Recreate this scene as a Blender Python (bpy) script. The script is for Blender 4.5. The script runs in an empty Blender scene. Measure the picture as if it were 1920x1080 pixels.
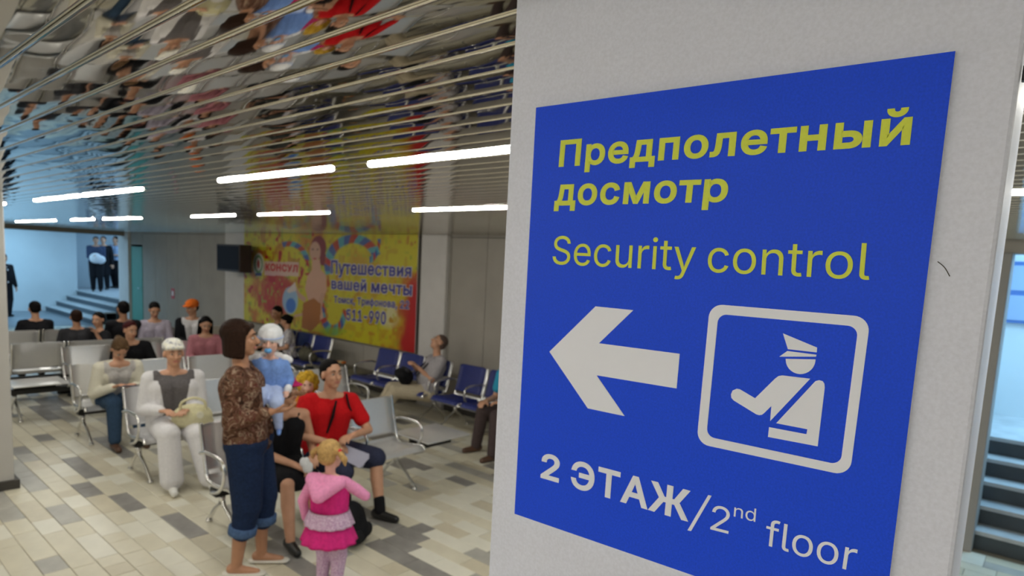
import bpy, bmesh, math, random
import numpy as np
from mathutils import Vector, Matrix, Euler
random.seed(7); rng = np.random.default_rng(5)
SC = bpy.context.scene; COL = SC.collection
PI = math.pi
# ------------------------------------------------------------------ camera
H = 2.05
YAW, PITCH, ROLL, SANG = -0.7134485, -0.11616144, 0.05106461, 0.06054635
FPX, CX, CY = 1200.0, 960.0, 640.0        # the photograph is a crop: its optical centre lies below the frame's centre
def _basis():
    w = np.array([math.sin(YAW)*math.cos(PITCH), math.cos(YAW)*math.cos(PITCH), math.sin(PITCH)])
    r = np.array([math.cos(YAW), -math.sin(YAW), 0.0]); u = np.cross(r, w)
    return math.cos(ROLL)*r+math.sin(ROLL)*u, -math.sin(ROLL)*r+math.cos(ROLL)*u, w
RR, UU, WW = _basis(); CAMP = np.array([0, 0, H])
cam_d = bpy.data.cameras.new('camera'); cam = bpy.data.objects.new('camera', cam_d); COL.objects.link(cam)
cam_d.sensor_width = 36.0; cam_d.lens = FPX/1920*36; cam_d.shift_y = (CY-540)/1920; cam_d.clip_start = 0.02; cam_d.clip_end = 200
cam.matrix_world = Matrix(((RR[0], UU[0], -WW[0], 0), (RR[1], UU[1], -WW[1], 0), (RR[2], UU[2], -WW[2], H), (0, 0, 0, 1)))
cam_d.dof.use_dof = True; cam_d.dof.focus_distance = 0.62; cam_d.dof.aperture_fstop = 9.0
SC.camera = cam
# ------------------------------------------------------------------ world, view, daylight of the two stair halls
wd = bpy.data.worlds.new('world'); SC.world = wd; wd.use_nodes = True
wd.node_tree.nodes['Background'].inputs[0].default_value = (0.75, 0.82, 1, 1)
wd.node_tree.nodes['Background'].inputs[1].default_value = 0.15
SC.view_settings.view_transform = 'Standard'; SC.view_settings.look = 'None'
SC.view_settings.gamma = 1; SC.view_settings.use_curve_mapping = False
SC.view_settings.exposure = 2.15
SC.cycles.use_denoising = True; SC.cycles.sample_clamp_indirect = 4.0; SC.cycles.max_bounces = 8; SC.cycles.caustics_refractive = False
TUBE_W = 15.0
def area(name, loc, size, power, color, rot=(0, 0, 0), sy=None):
    l = bpy.data.lights.new(name, 'AREA'); l.energy = power; l.color = color; l.size = size
    if sy: l.shape = 'RECTANGLE'; l.size_y = sy
    o = bpy.data.objects.new(name, l); o.location = loc; o.rotation_euler = rot; COL.objects.link(o); return o
area('left_hall_daylight', (-21.2, 2.6, 2.75), 3.0, 44, (0.42, 0.74, 1.0), sy=5.0)
area('left_landing_daylight', (-22.3, 8.0, 2.75), 3.0, 13, (0.42, 0.70, 1.0), sy=2.0)
area('right_hall_daylight', (0.9, 7.6, 2.75), 2.2, 20, (0.42, 0.74, 1.0), sy=1.6)
# ------------------------------------------------------------------ pixel helpers (a pixel with a distance gives a place)
def ray(x, y): return WW*FPX+RR*(x-CX)-UU*(y-CY)
def at(x, y, dep): d = ray(x, y); return CAMP+d*(dep/(d@WW))
def onz(x, y, z): d = ray(x, y); return CAMP+d*((z-H)/d[2])
def ony(x, y, Y): d = ray(x, y); return CAMP+d*(Y/d[1])
def proj(P):
    v = np.asarray(P)-CAMP; z = v@WW
    return CX+FPX*(v@RR)/z, CY-FPX*(v@UU)/z
# ------------------------------------------------------------------ materials
MATS = {}
def mat(name, col, rough=0.5, metal=0.0, noise=None, bump=None, emit=None, spec=0.5, sheen=0.0, ramp=None):
    """noise=(scale, amount) varies the colour; bump=(scale, strength); ramp=[(pos,col)..] a pattern over noise"""
    if name in MATS: return MATS[name]
    m = bpy.data.materials.new(name); m.use_nodes = True; nt = m.node_tree; N = nt.nodes; L = nt.links
    b = N['Principled BSDF']
    b.inputs['Base Color'].default_value = (*col, 1); b.inputs['Roughness'].default_value = rough
    b.inputs['Metallic'].default_value = metal; b.inputs['Specular IOR Level'].default_value = spec
    if sheen: b.inputs['Sheen Weight'].default_value = sheen
    tc = None
    if noise or bump or ramp: tc = N.new('ShaderNodeTexCoord')
    if ramp:
        n = N.new('ShaderNodeTexNoise'); n.inputs['Scale'].default_value = noise[0]; n.inputs['Detail'].default_value = 3
        n.inputs['Distortion'].default_value = noise[1]
        cr = N.new('ShaderNodeValToRGB'); cr.color_ramp.elements[0].position = ramp[0][0]; cr.color_ramp.elements[0].color = (*ramp[0][1], 1)
        cr.color_ramp.elements[1].position = ramp[-1][0]; cr.color_ramp.elements[1].color = (*ramp[-1][1], 1)
        for p, c in ramp[1:-1]: e = cr.color_ramp.elements.new(p); e.color = (*c, 1)
        L.new(tc.outputs['Object'], n.inputs['Vector']); L.new(n.outputs['Fac'], cr.inputs[0]); L.new(cr.outputs[0], b.inputs['Base Color'])
    elif noise:
        n = N.new('ShaderNodeTexNoise'); n.inputs['Scale'].default_value = noise[0]; n.inputs['Detail'].default_value = 5
        mr = N.new('ShaderNodeMapRange'); mr.inputs[1].default_value = 0.3; mr.inputs[2].default_value = 0.7
        mr.inputs[3].default_value = 1-noise[1]; mr.inputs[4].default_value = 1+noise[1]
        mx = N.new('ShaderNodeVectorMath'); mx.operation = 'SCALE'; mx.inputs[0].default_value = col
        L.new(tc.outputs['Object'], n.inputs['Vector']); L.new(n.outputs['Fac'], mr.inputs[0]); L.new(mr.outputs[0], mx.inputs['Scale'])
        L.new(mx.outputs[0], b.inputs['Base Color'])
    if bump:
        n2 = N.new('ShaderNodeTexNoise'); n2.inputs['Scale'].default_value = bump[0]; n2.inputs['Detail'].default_value = 3
        bp = N.new('ShaderNodeBump'); bp.inputs['Strength'].default_value = bump[1]; bp.inputs['Distance'].default_value = 0.01
        L.new(tc.outputs['Object'], n2.inputs['Vector']); L.new(n2.outputs['Fac'], bp.inputs['Height']); L.new(bp.outputs[0], b.inputs['Normal'])
    if emit:
        b.inputs['Emission Color'].default_value = (*emit[0], 1); b.inputs['Emission Strength'].default_value = emit[1]
    MATS[name] = m; return m
def cloth(name, col, am=0.12, rough=0.9): return mat(name, col, rough, noise=(60, am), bump=(22, 0.5), spec=0.2)
SKIN = mat('skin', (0.56, 0.30, 0.19), 0.5, noise=(14, 0.08)); SKIN_D = mat('skin_tanned', (0.42, 0.21, 0.12), 0.5, noise=(14, 0.08))
SKIN_B = mat('skin_baby', (0.68, 0.40, 0.31), 0.5, noise=(14, 0.06))
CHROME = mat('chrome', (0.78, 0.78, 0.78), 0.16, 1.0); STEEL = mat('perforated_steel', (0.74, 0.74, 0.75), 0.32, 0.55, noise=(180, 0.08))
BLACKP = mat('black_paint', (0.012, 0.012, 0.013), 0.4); PADB = mat('blue_vinyl', (0.012, 0.022, 0.16), 0.5, noise=(30, 0.1))
EYEW = mat('eye_white', (0.5, 0.47, 0.44), 0.5); IRIS = mat('iris', (0.04, 0.025, 0.015), 0.25); LIPS = mat('lips', (0.45, 0.15, 0.12), 0.5)
# ------------------------------------------------------------------ mesh helpers
def mk(name, V, Fc, m, parent=None, smooth=False, mi=None):
    me = bpy.data.meshes.new(name); me.from_pydata([tuple(v) for v in V], [], [tuple(f) for f in Fc])
    for q in (m if isinstance(m, (list, tuple)) else [m]): me.materials.append(q)
    if mi is not None: me.polygons.foreach_set('material_index', mi)
    if smooth: me.polygons.foreach_set('use_smooth', [True]*len(me.polygons))
    me.update(); o = bpy.data.objects.new(name, me); COL.objects.link(o)
    if parent is not None: o.parent = parent
    return o
def link(name, me, parent=None, loc=(0, 0, 0), rz=0.0):
    o = bpy.data.objects.new(name, me); COL.objects.link(o); o.location = loc; o.rotation_euler = (0, 0, rz)
    if parent is not None: o.parent = parent
    return o
def empty(name, loc, rz=0.0):
    o = bpy.data.objects.new(name, None); o.empty_display_size = 0.1; COL.objects.link(o); o.location = loc; o.rotation_euler = (0, 0, rz); return o
def tag(o, label=None, cat=None, group=None, kind=None):
    if label: o['label'] = label
    if cat: o['category'] = cat
    if group: o['group'] = group
    if kind: o['kind'] = kind
    return o
class MB:
    def __init__(s): s.V = []; s.F = []; s.M = []; s.cm = 0
    def add(s, V, Fc):
        n = len(s.V); s.V += [tuple(v) for v in V]; s.F += [tuple(i+n for i in f) for f in Fc]; s.M += [s.cm]*len(Fc); return s
    def box(s, x0, x1, y0, y1, z0, z1, b=0.0):
        if b <= 0:
            V = [(x, y, z) for x in (x0, x1) for y in (y0, y1) for z in (z0, z1)]
            return s.add(V, [(0, 1, 3, 2), (4, 6, 7, 5), (0, 4, 5, 1), (2, 3, 7, 6), (0, 2, 6, 4), (1, 5, 7, 3)])
        bm = bmesh.new(); bmesh.ops.create_cube(bm, size=1)
        for v in bm.verts: v.co = Vector(((x0+x1)/2+v.co.x*(x1-x0), (y0+y1)/2+v.co.y*(y1-y0), (z0+z1)/2+v.co.z*(z1-z0)))
        bmesh.ops.bevel(bm, geom=bm.edges[:], offset=b, segments=2, affect='EDGES', profile=0.5)
        bm.verts.index_update(); s.add([v.co[:] for v in bm.verts], [[v.index for v in f.verts] for f in bm.faces]); bm.free(); return s
    def tube(s, P, r, n=8, cap=True):
        P = [Vector(p) for p in P]; R = r if isinstance(r, (list, tuple)) else [r]*len(P); V = []; up = None
        for i, p in enumerate(P):
            t = (P[min(i+1, len(P)-1)]-P[max(i-1, 0)]).normalized()
            if up is None: up = Vector((0, 0, 1)) if abs(t.z) < 0.9 else Vector((1, 0, 0))
            a = t.cross(up).normalized(); b = a.cross(t).normalized(); up = b
            V += [p+(a*math.cos(2*PI*k/n)+b*math.sin(2*PI*k/n))*R[i] for k in range(n)]
        Fc = [(i*n+k, i*n+(k+1) % n, (i+1)*n+(k+1) % n, (i+1)*n+k) for i in range(len(P)-1) for k in range(n)]
        if cap: Fc += [tuple(range(n))[::-1], tuple((len(P)-1)*n+k for k in range(n))]
        return s.add(V, Fc)
    def build(s, name, m, parent=None, smooth=False): return mk(name, s.V, s.F, m, parent, smooth, s.M if isinstance(m, (list, tuple)) else None)
def box(name, x0, x1, y0, y1, z0, z1, m, parent=None, b=0.0): return MB().box(x0, x1, y0, y1, z0, z1, b).build(name, m, parent)
def smoothpath(P, k=4):
    P = [Vector(p) for p in P]; out = []
    for i in range(len(P)-1):
        a, b, c, d = P[max(i-1, 0)], P[i], P[i+1], P[min(i+2, len(P)-1)]
        for j in range(k):
            t = j/k; out.append(0.5*((2*b)+(c-a)*t+(2*a-5*b+4*c-d)*t*t+(3*b-a-3*c+d)*t**3))
    return out+[P[-1]]
# ------------------------------------------------------------------ blobs: tapered capsules and ellipsoids fused by a voxel remesh into one surface
def _sph(nu=14, nv=9):
    V = []; Fc = []
    for j in range(nv+1):
        ph = -PI/2+PI*j/nv
        for i in range(nu): V.append((math.cos(ph)*math.cos(2*PI*i/nu), math.cos(ph)*math.sin(2*PI*i/nu), math.sin(ph)))
    for j in range(nv):
        for i in range(nu): Fc.append((j*nu+i, j*nu+(i+1) % nu, (j+1)*nu+(i+1) % nu, (j+1)*nu+i))
    Fc.append(tuple(range(nu))[::-1]); Fc.append(tuple(nv*nu+i for i in range(nu)))
    return np.array(V), Fc
SPV, SPF = _sph()
class Blob:
    def __init__(s): s.V = []; s.F = []; s.n = 0
    def _add(s, V): s.V.append(V); s.F += [tuple(i+s.n for i in f) for f in SPF]; s.n += len(V)
    def cap(s, a, b, ra, rb=None, flat=None):
        """tapered capsule a-b; flat=(axis vector, factor) squashes it along that axis"""
        rb = ra if rb is None else rb; a = Vector(a); b = Vector(b); d = b-a; L = d.length
        if L < 1e-6: d = Vector((0, 0, 1)); L = 1e-6
        q = d.to_track_quat('Z', 'Y').to_matrix(); M = np.array(q)
        V = SPV.copy(); up = V[:, 2] >= 0
        V[up] *= rb; V[~up] *= ra; V[up, 2] += L; V = V@M.T
        if flat is not None:
            ax = np.array(Vector(flat[0]).normalized()); V = V-np.outer(V@ax, ax)*(1-flat[1])
        s._add(V+np.array(a)); return s
    def ell(s, c, r, R=None):
        V = SPV*np.array(r)
        if R is not None: V = V@np.array(R).T
        s._add(V+np.array(c)); return s
    def build(s, name, m, parent, vox=0.01, it=3, fac=0.6):
        me = bpy.data.meshes.new(name); me.from_pydata(np.vstack(s.V).tolist(), [], s.F)
        o = bpy.data.objects.new(name, me); COL.objects.link(o)
        md = o.modifiers.new('r', 'REMESH'); md.mode = 'VOXEL'; md.voxel_size = vox; md.use_smooth_shade = True
        ms = o.modifiers.new('s', 'SMOOTH'); ms.iterations = it; ms.factor = fac
        dg = bpy.context.evaluated_depsgraph_get(); ev = o.evaluated_get(dg)
        nm = bpy.data.meshes.new_from_object(ev); nm.name = name
        o.modifiers.clear(); o.data = nm; bpy.data.meshes.remove(me)
        nm.materials.clear(); nm.materials.append(m)
        nm.polygons.foreach_set('use_smooth', [True]*len(nm.polygons))
        o.parent = parent; return o
def ik(a, t, l1, l2, pole):
    a = Vector(a); t = Vector(t); d = t-a; L = d.length
    if L > (l1+l2)*0.995: t = a+d.normalized()*(l1+l2)*0.995; d = t-a; L = d.length
    x = (l1*l1-l2*l2+L*L)/(2*L); h = math.sqrt(max(l1*l1-x*x, 1e-6)); dn = d/L
    p = Vector(pole); p = p-dn*p.dot(dn)
    if p.length < 1e-5: p = Vector((0, 0, 1))
    return a+dn*x+p.normalized()*h, t
# ================================================================== ROOM
ZC, YW = 2.44, 6.10
XJ, XL = -18.9, -23.4          # jamb of the left opening, blue wall of the stair hall
WALLM = mat('wall_beige', (0.36, 0.335, 0.30), 0.75, noise=(3, 0.05), bump=(40, 0.06))
WALLW = mat('wall_white_pilaster', (0.62, 0.60, 0.59), 0.7, noise=(4, 0.04))
BLUEW = mat('hall_paint', (0.62, 0.70, 0.74), 0.7, noise=(1.2, 0.05))
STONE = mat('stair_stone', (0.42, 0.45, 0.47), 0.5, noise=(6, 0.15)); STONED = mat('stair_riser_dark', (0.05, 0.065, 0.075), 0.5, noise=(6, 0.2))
TEAL = mat('teal_door', (0.10, 0.33, 0.28), 0.6, noise=(5, 0.05)); DARKM = mat('dark_trim', (0.05, 0.045, 0.04), 0.6)
SOFFIT = mat('soffit_brown', (0.22, 0.18, 0.14), 0.7)
GROUT = mat('grout', (0.27, 0.25, 0.20), 0.9)
# floor: bed with marble tiles laid in rows of unequal lengths
floor = tag(box('floor', -30, 6, -6, 10, -0.12, -0.004, GROUT), 'pale floor of marble tiles in staggered rows', kind='structure')
def marble(name, c, am):
    m = mat(name, c, 0.32, noise=(5, am), bump=(30, 0.04)); return m
TM = [marble('marble_cream', (0.67, 0.63, 0.50), 0.08), marble('marble_ivory', (0.74, 0.72, 0.62), 0.06), marble('marble_sand', (0.60, 0.55, 0.42), 0.10),
      marble('marble_grey', (0.27, 0.26, 0.245), 0.25), marble('marble_light_grey', (0.42, 0.41, 0.37), 0.18)]
tiles = []
RW = 0.142
for j in range(-34, 44):
    y = j*RW; x = -18.9 if y < YW else 0; x += rng.uniform(-0.3, 0); last = 0
    if y > YW-0.02: break
    while x < 3.4:
        L = rng.choice([0.16, 0.24, 0.3, 0.3, 0.45]); q = rng.random()
        k = last if (last >= 3 and q < 0.40) else int(rng.choice(5, p=[0.42, 0.29, 0.16, 0.07, 0.06])); last = k
        tiles.append((x, y, L, k)); x += L
def tmesh(L, k, bev=0.0035):
    g = 0.0018; b = bev; x0, x1, y0, y1 = g, L-g, g, RW-g
    V = [(x0, y0, -0.008), (x1, y0, -0.008), (x1, y1, -0.008), (x0, y1, -0.008), (x0, y0, -b*0.5), (x1, y0, -b*0.5), (x1, y1, -b*0.5), (x0, y1, -b*0.5),
         (x0+b, y0+b, 0), (x1-b, y0+b, 0), (x1-b, y1-b, 0), (x0+b, y1-b, 0)]
    Fc = [(0, 1, 5, 4), (1, 2, 6, 5), (2, 3, 7, 6), (3, 0, 4, 7), (4, 5, 9, 8), (5, 6, 10, 9), (6, 7, 11, 10), (7, 4, 8, 11), (8, 9, 10, 11)]
    return V, Fc
def vis(t):
    P = (t[0]+t[2]/2, t[1]+RW/2, 0); z = (np.array(P)-CAMP)@WW
    if z < 0.5: return -1
    a, b = proj(P)
    if not (-20 < a < 925 and 560 < b < 1110): return -1
    return 1/z
tiles.sort(key=vis, reverse=True)
tcache = {}; rest = MB()
for i, (x, y, L, k) in enumerate(tiles):
    dz = rng.uniform(-0.0008, 0.0008)
    if i < 298:
        key = (round(L, 2), k)
        if key not in tcache:
            o = mk('floor_tile', *tmesh(L, k), TM[k], floor); tcache[key] = o.data; o.location = (x, y, dz)
        else: link('floor_tile', tcache[key], floor, (x, y, dz))
    else:
        V, Fc = tmesh(L, k); rest.cm = k; rest.add([(a+x, b+y, c+dz) for a, b, c in V[4:]], [tuple(n-4 for n in f) for f in Fc[4:]])
tag(rest.build('floor_tiling', TM, floor), kind='stuff')
hf = tag(box('floor_stair_hall', -30, XJ, -6, 5.34, -0.01, 0.002, mat('hall_floor', (0.16, 0.19, 0.22), 0.4, noise=(2, 0.1))), 'dark blue-grey floor at the foot of the left stairs', kind='structure')
# ceiling: mirror slats with rounded lips, each a part
ceil = tag(box('ceiling', XJ, 3.4, -5.0, YW, ZC+0.05, ZC+0.2, mat('ceiling_void', (0.03, 0.03, 0.03), 0.9)), 'mirror-finish slatted ceiling above the waiting hall', kind='structure')
SLAT = mat('mirror_slat', (0.56, 0.53, 0.47), 0.035, 1.0)
_nt = SLAT.node_tree; _b = _nt.nodes['Principled BSDF']; _tc = _nt.nodes.new('ShaderNodeTexCoord'); _mp = _nt.nodes.new('ShaderNodeMapping')
_mp.inputs['Scale'].default_value = (3.2, 6.0, 1.0); _n = _nt.nodes.new('ShaderNodeTexNoise'); _n.inputs['Scale'].default_value = 1.0; _n.inputs['Detail'].default_value = 1.0
_bp = _nt.nodes.new('ShaderNodeBump'); _bp.inputs['Strength'].default_value = 0.55; _bp.inputs['Distance'].default_value = 0.0065
_oi = _nt.nodes.new('ShaderNodeObjectInfo'); _va = _nt.nodes.new('ShaderNodeVectorMath'); _va.operation = 'ADD'; _vm = _nt.nodes.new('ShaderNodeVectorMath'); _vm.operation = 'MULTIPLY'
_vm.inputs[1].default_value = (40, 40, 40)
_nt.links.new(_oi.outputs['Random'], _vm.inputs[0]); _nt.links.new(_tc.outputs['Object'], _va.inputs[0]); _nt.links.new(_vm.outputs[0], _va.inputs[1])
_nt.links.new(_va.outputs[0], _mp.inputs[0]); _nt.links.new(_mp.outputs[0], _n.inputs['Vector']); _nt.links.new(_n.outputs['Fac'], _bp.inputs['Height']); _nt.links.new(_bp.outputs[0], _b.inputs['Normal'])
LIP = mat('slat_lip', (0.80, 0.77, 0.68), 0.22, 1.0)
PITCHS = 0.1043
def slat_profile():
    w = PITCHS-0.003; P = [(0.0, 0.02), (0.0, 0.0)]; lip = 0.0028
    for k in range(1, 6): a = PI*k/6; P.append((lip*(1-math.cos(a)), -lip*1.1*math.sin(a)))
    n = 14; x0, x1 = 2*lip+0.0003, w-0.0006
    for k in range(n+1): t = k/n; P.append((x0+(x1-x0)*t, 0.0004-0.0011*4*t*(1-t)-0.022*(x0+(x1-x0)*t)))
    P.append((w, 0.004)); P.append((w, 0.02)); return P
SP = slat_profile()
xs = [XJ, 3.4]
V = [(x, p[0], p[1]) for x in xs for p in SP]; n_ = len(SP)
Fc = [(k, k+1, n_+k+1, n_+k) for k in range(n_-1)]
slat0 = mk('ceiling_slat', V, Fc, [SLAT, LIP], ceil, True, [1 if k < 7 else 0 for k in range(n_-1)])
# lips keep their own shading: split by sharp edges
slat0.location = (0, 0.767-PITCHS*50+0.002, ZC); k0 = 0
for j in range(-56, 54):
    y = 0.767+PITCHS*j+0.002
    if y > YW-0.02 or y < -5: continue
    if k0 == 0: slat0.location = (0, y, ZC)
    else: link('ceiling_slat', slat0.data, ceil, (0, y, ZC))
    k0 += 1
# tube lights: louvred strips set in the slats
TUBE = mat('tube_light', (1, 1, 1), 0.5, emit=((1.0, 0.97, 0.88), TUBE_W)); HOUS = mat('light_housing', (0.5, 0.5, 0.48), 0.4, 0.6)
rows = {'near': (1.80, [(-2.46, -1.26), (-3.96, -2.77), (-6.58, -5.23), (-8.15, -6.70), (-10.9, -9.5), (-12.5, -11.3), (-1.1, 0.1), (0.3, 1.5)]),
        'middle': (3.53, [(-4.21, -3.05), (-2.9, -1.7), (-6.83, -5.47), (-8.55, -7.40), (-11.9, -10.3), (-16.0, -14.6), (-17.6, -16.2), (-13.6, -12.4), (-0.9, 0.3), (0.5, 1.7)]),
        'behind': (-1.30, [(-11.0, -9.8), (-8.2, -7.0), (-6.6, -5.4), (-5.3, -4.1), (-4.0, -2.8), (-2.7, -1.5), (-1.4, -0.2), (-0.1, 1.1), (1.3, 2.5)]),  # unseen row, extra tubes added to brighten the sign column
        'rear': (-3.00, [(-10, -8.8), (-8, -6.8), (-6, -4.8), (-4.6, -3.4), (-3.2, -2.0), (-1.8, -0.6), (-0.4, 0.8), (1.0, 2.2)])}  # second unseen row, put in to light the column face
for rn, (yy, segs) in rows.items():
    yy *= 0.907; segs = [(a*0.907, b*0.907) for a, b in segs]
    for a, b in segs:
        t = empty('ceiling_light', (a, yy, ZC-0.004))
        MB().box(0, b-a, -0.026, 0.026, 0.0, 0.012).build('light_housing', HOUS, t)
        m_ = MB(); L = b-a; n = int(L/0.04); V = []
        for k in range(n+1):                       # scalloped diffuser
            for q in range(2):
                if k == n and q: break
                x = L*(k+0.5*q)/n; r = 0.019 if q else 0.014
                V.append([(x, r*math.cos(PI*g/5), -0.001-0.009*math.sin(PI*g/5)) for g in range(6)])
        m_.add([p for ring in V for p in ring], [(i*6+g, i*6+g+1, (i+1)*6+g+1, (i+1)*6+g) for i in range(len(V)-1) for g in range(5)])
        m_.build('light_tube', TUBE, t)
        # where it is, in words one can check
        o9 = ['first', 'second', 'third', 'fourth', 'fifth', 'sixth', 'seventh', 'eighth', 'ninth', 'tenth']
        if rn in ('near', 'middle'):
            left = sorted([q for q in segs if q[0] < (-2.7 if rn == 'middle' else -1.5)], key=lambda q: -q[0]); row = 'nearer row' if rn == 'near' else 'farther row'
            if (a, b) in left: lb = 'white tube light, %s left of the sign column in the %s' % (o9[left.index((a, b))], row)
            elif a > 0.2: lb = 'white tube light right of the sign column in the %s' % row
            else: lb = 'white tube light behind the %s sign column, %s' % ('right part of the' if a > -1.2 and rn == 'middle' else '', row)
            lb = lb.replace('the right part of the sign', 'the right part of the sign').replace('the  sign', 'the sign')
        else: lb = 'white tube light, %s from the right in the %s' % (o9[sorted(segs, key=lambda q: -q[0]).index((a, b))], 'unseen row added behind the viewpoint' if rn == 'behind' else 'unseen rearmost row of the ceiling')
        tag(t, lb, 'ceiling light', 'strip lights set in the slatted ceiling')
# banner wall with panels and joints
wall = tag(box('wall_back', XJ, -0.43, YW+0.03, YW+0.25, 0, ZC+0.1, DARKM), 'beige panelled wall behind the blue seats', kind='structure')
edges = [-18.55, -17.72, -16.9, -16.19, -15.58, -14.4, -13.1, -12.2, -10.95, -9.7, -8.4, -7.06, -6.45, -5.78, -4.6, -3.4, -2.2, -1.2, -0.43]
for a, b in zip(edges[:-1], edges[1:]):
    if a == -18.55: box('wall_panel', a+0.004, b-0.004, YW, YW+0.035, 2.12, ZC+0.05, WALLM, wall); continue
    box('wall_panel', a+0.004, b-0.004, YW, YW+0.035, 0, 2.40, WALLM, wall, 0.003)
    box('wall_panel', a+0.004, b-0.004, YW, YW+0.035, 2.408, ZC+0.05, WALLM, wall)
door = tag(empty('door_1', (-18.1, YW, 0)), 'teal door beside the opening to the left stairs', kind='structure')
box('door_leaf', -0.41, 0.34, 0.0, 0.03, 0.01, 2.07, TEAL, door, 0.004); box('door_frame', -0.45, 0.38, 0.03, 0.06, 0, 2.12, WALLM, door)
MB().tube([(0.27, -0.0, 1.02), (0.27, -0.05, 1.02), (0.17, -0.05, 1.02)], 0.01).build('door_handle', CHROME, door)
tag(box('trim_1', XJ-0.38, -18.55, YW-0.06, YW+0.2, 0, ZC, WALLW, None, 0.01), 'whitish jamb post at the corner by the teal door', kind='structure')
tag(box('trim_2', -13.05, -12.22, YW-0.07, YW, 0, ZC, WALLW, None, 0.01), 'white pilaster left of the banner behind the screen', kind='structure')
tag(box('trim_3', -7.0, -6.48, YW-0.07, YW, 0, ZC, WALLW, None, 0.01), 'white pilaster right of the banner', kind='structure')
tag(box('baseboard_back', -18.5, -0.43, YW-0.015, YW, 0, 0.07, DARKM), 'dark baseboard behind the blue seats', kind='structure')
tag(box('beam', XJ-0.12, XJ+0.1, -5, YW, 2.33, ZC+0.12, SOFFIT), 'brown soffit beam over the opening to the stair hall', kind='structure')
# left stair hall
tag(box('wall_left', XL-0.2, XL, -6, 6.18, 0, 3.0, BLUEW), 'light blue wall beside the left stairs', kind='structure')
tag(box('wall_landing_left', -25.2, -25.0, 6.18, 10, 0, 3.0, BLUEW), 'blue recess wall beyond the landing', kind='structure')
tag(box('wall_landing_return', -25.0, XL-0.001, 6.10, 6.18, 0, 3.0, BLUEW), 'return of the light blue wall at the landing', kind='structure')
tag(box('wall_landing_back', -25.0, XJ, 9.4, 9.6, 0, 3.0, BLUEW), 'blue end wall behind the three standing people', kind='structure')
tag(box('wall_landing_right', XJ+0.35, XJ+0.45, YW+0.25, 9.5, 0, 3.0, BLUEW), 'side wall of the left landing', kind='structure')
tag(box('ceiling_hall_left', -25.2, XJ-0.12, -6, 9.6, 2.9, 3.0, BLUEW), 'plain ceiling of the left stair hall', kind='structure')
tag(box('wall_hall_front', -25.2, XJ-0.1, -6.1, -5.9, 0, 3.0, BLUEW), 'near wall of the stair hall', kind='structure')
def stairs(name, x0, x1, y0, tread, rise, n, yend, label, mr, mt):
    s = tag(empty(name, (x0, y0, 0)), label, kind='structure')
    for k in range(n):
        d = tread if k < n-1 else yend-(y0+tread*(n-1))
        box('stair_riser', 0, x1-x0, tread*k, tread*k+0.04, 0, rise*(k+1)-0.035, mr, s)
        box('stair_tread', 0, x1-x0, tread*k-0.02, tread*k+d+0.02 if k < n-1 else tread*k+d, rise*(k+1)-0.035, rise*(k+1), mt, s, 0.005)
    box('stair_core', 0.01, x1-x0-0.01, 0.05, yend-y0, 0, rise-0.04, mr, s)
    return s
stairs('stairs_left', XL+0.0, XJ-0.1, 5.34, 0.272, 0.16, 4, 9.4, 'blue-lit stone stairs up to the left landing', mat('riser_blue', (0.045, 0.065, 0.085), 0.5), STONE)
tag(box('landing_left', -25.0, XL, 6.18, 9.4, 0.5, 0.64, STONE), 'landing floor by the blue recess wall', kind='structure')
tag(box('landing_right_side', XJ-0.1, XJ+0.35, YW+0.25, 9.4, 0.0, 0.64, STONE), 'landing floor behind the jamb', kind='structure')
# right stair hall
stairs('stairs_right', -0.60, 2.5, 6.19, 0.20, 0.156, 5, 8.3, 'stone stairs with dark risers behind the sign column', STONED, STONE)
tag(box('wall_hall_right_back', -0.75, 2.7, 8.3, 8.4, 0, 3.0, BLUEW), 'pale blue wall above the right stairs', kind='structure')
tag(box('wall_hall_right_side', -0.75, -0.6, YW+0.25, 8.3, 0, 3.0, BLUEW), 'side wall of the right stair hall', kind='structure')
tag(box('ceiling_hall_right', -0.75, 2.7, YW+0.26, 8.4, 2.9, 3.0, BLUEW), 'ceiling of the right stair hall', kind='structure')
tag(box('wall_lintel_right', -0.43, 3.4, YW, YW+0.25, 2.34, ZC+0.1, WALLM), 'beige lintel over the opening to the right stairs', kind='structure')
tag(box('door_frame_right', -0.47, -0.37, YW-0.03, YW+0.27, 0, 2.34, mat('frame_grey', (0.3, 0.29, 0.28), 0.6), None, 0.008), 'grey door frame at the right stairs', kind='structure')
tag(box('wall_hall_right_end', 2.5, 2.7, YW+0.25, 8.4, 0, 3.0, BLUEW), 'far side wall of the right stair hall', kind='structure')
tag(box('wall_right', 3.4, 3.6, -5, YW+0.25, 0, ZC+0.2, WALLM), 'beige wall to the right of the hall', kind='structure')
tag(box('wall_right_return', 2.5, 3.4, YW+0.02, YW+0.25, 0, ZC, WALLM), 'beige wall right of the stair opening', kind='structure')
tag(box('wall_front', XJ, 3.6, -5.2, -5.0, 0, ZC+0.2, mat('wall_front_white', (0.7, 0.69, 0.67), 0.7)), 'unseen wall behind the viewpoint, whitened to light the sign column', kind='structure')  # out of view, made whiter to bounce light onto the column
# notice board on the far wall of the right hall
nb = tag(empty('notice_board', (-0.02, 8.28, 2.02)), 'blue notice board with pale sheets above the right stairs', 'notice board')
box('board', -0.5, 0.75, -0.02, 0.015, -0.28, 0.34, mat('notice_blue', (0.07, 0.16, 0.42), 0.5), nb)
for i in range(4):
    for j in range(2): box('notice_sheet', -0.46+i*0.3, -0.20+i*0.3, -0.024, -0.02, -0.25+j*0.3, 0.0+j*0.3, mat('notice_paper', (0.30, 0.42, 0.62), 0.6), nb)
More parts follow.
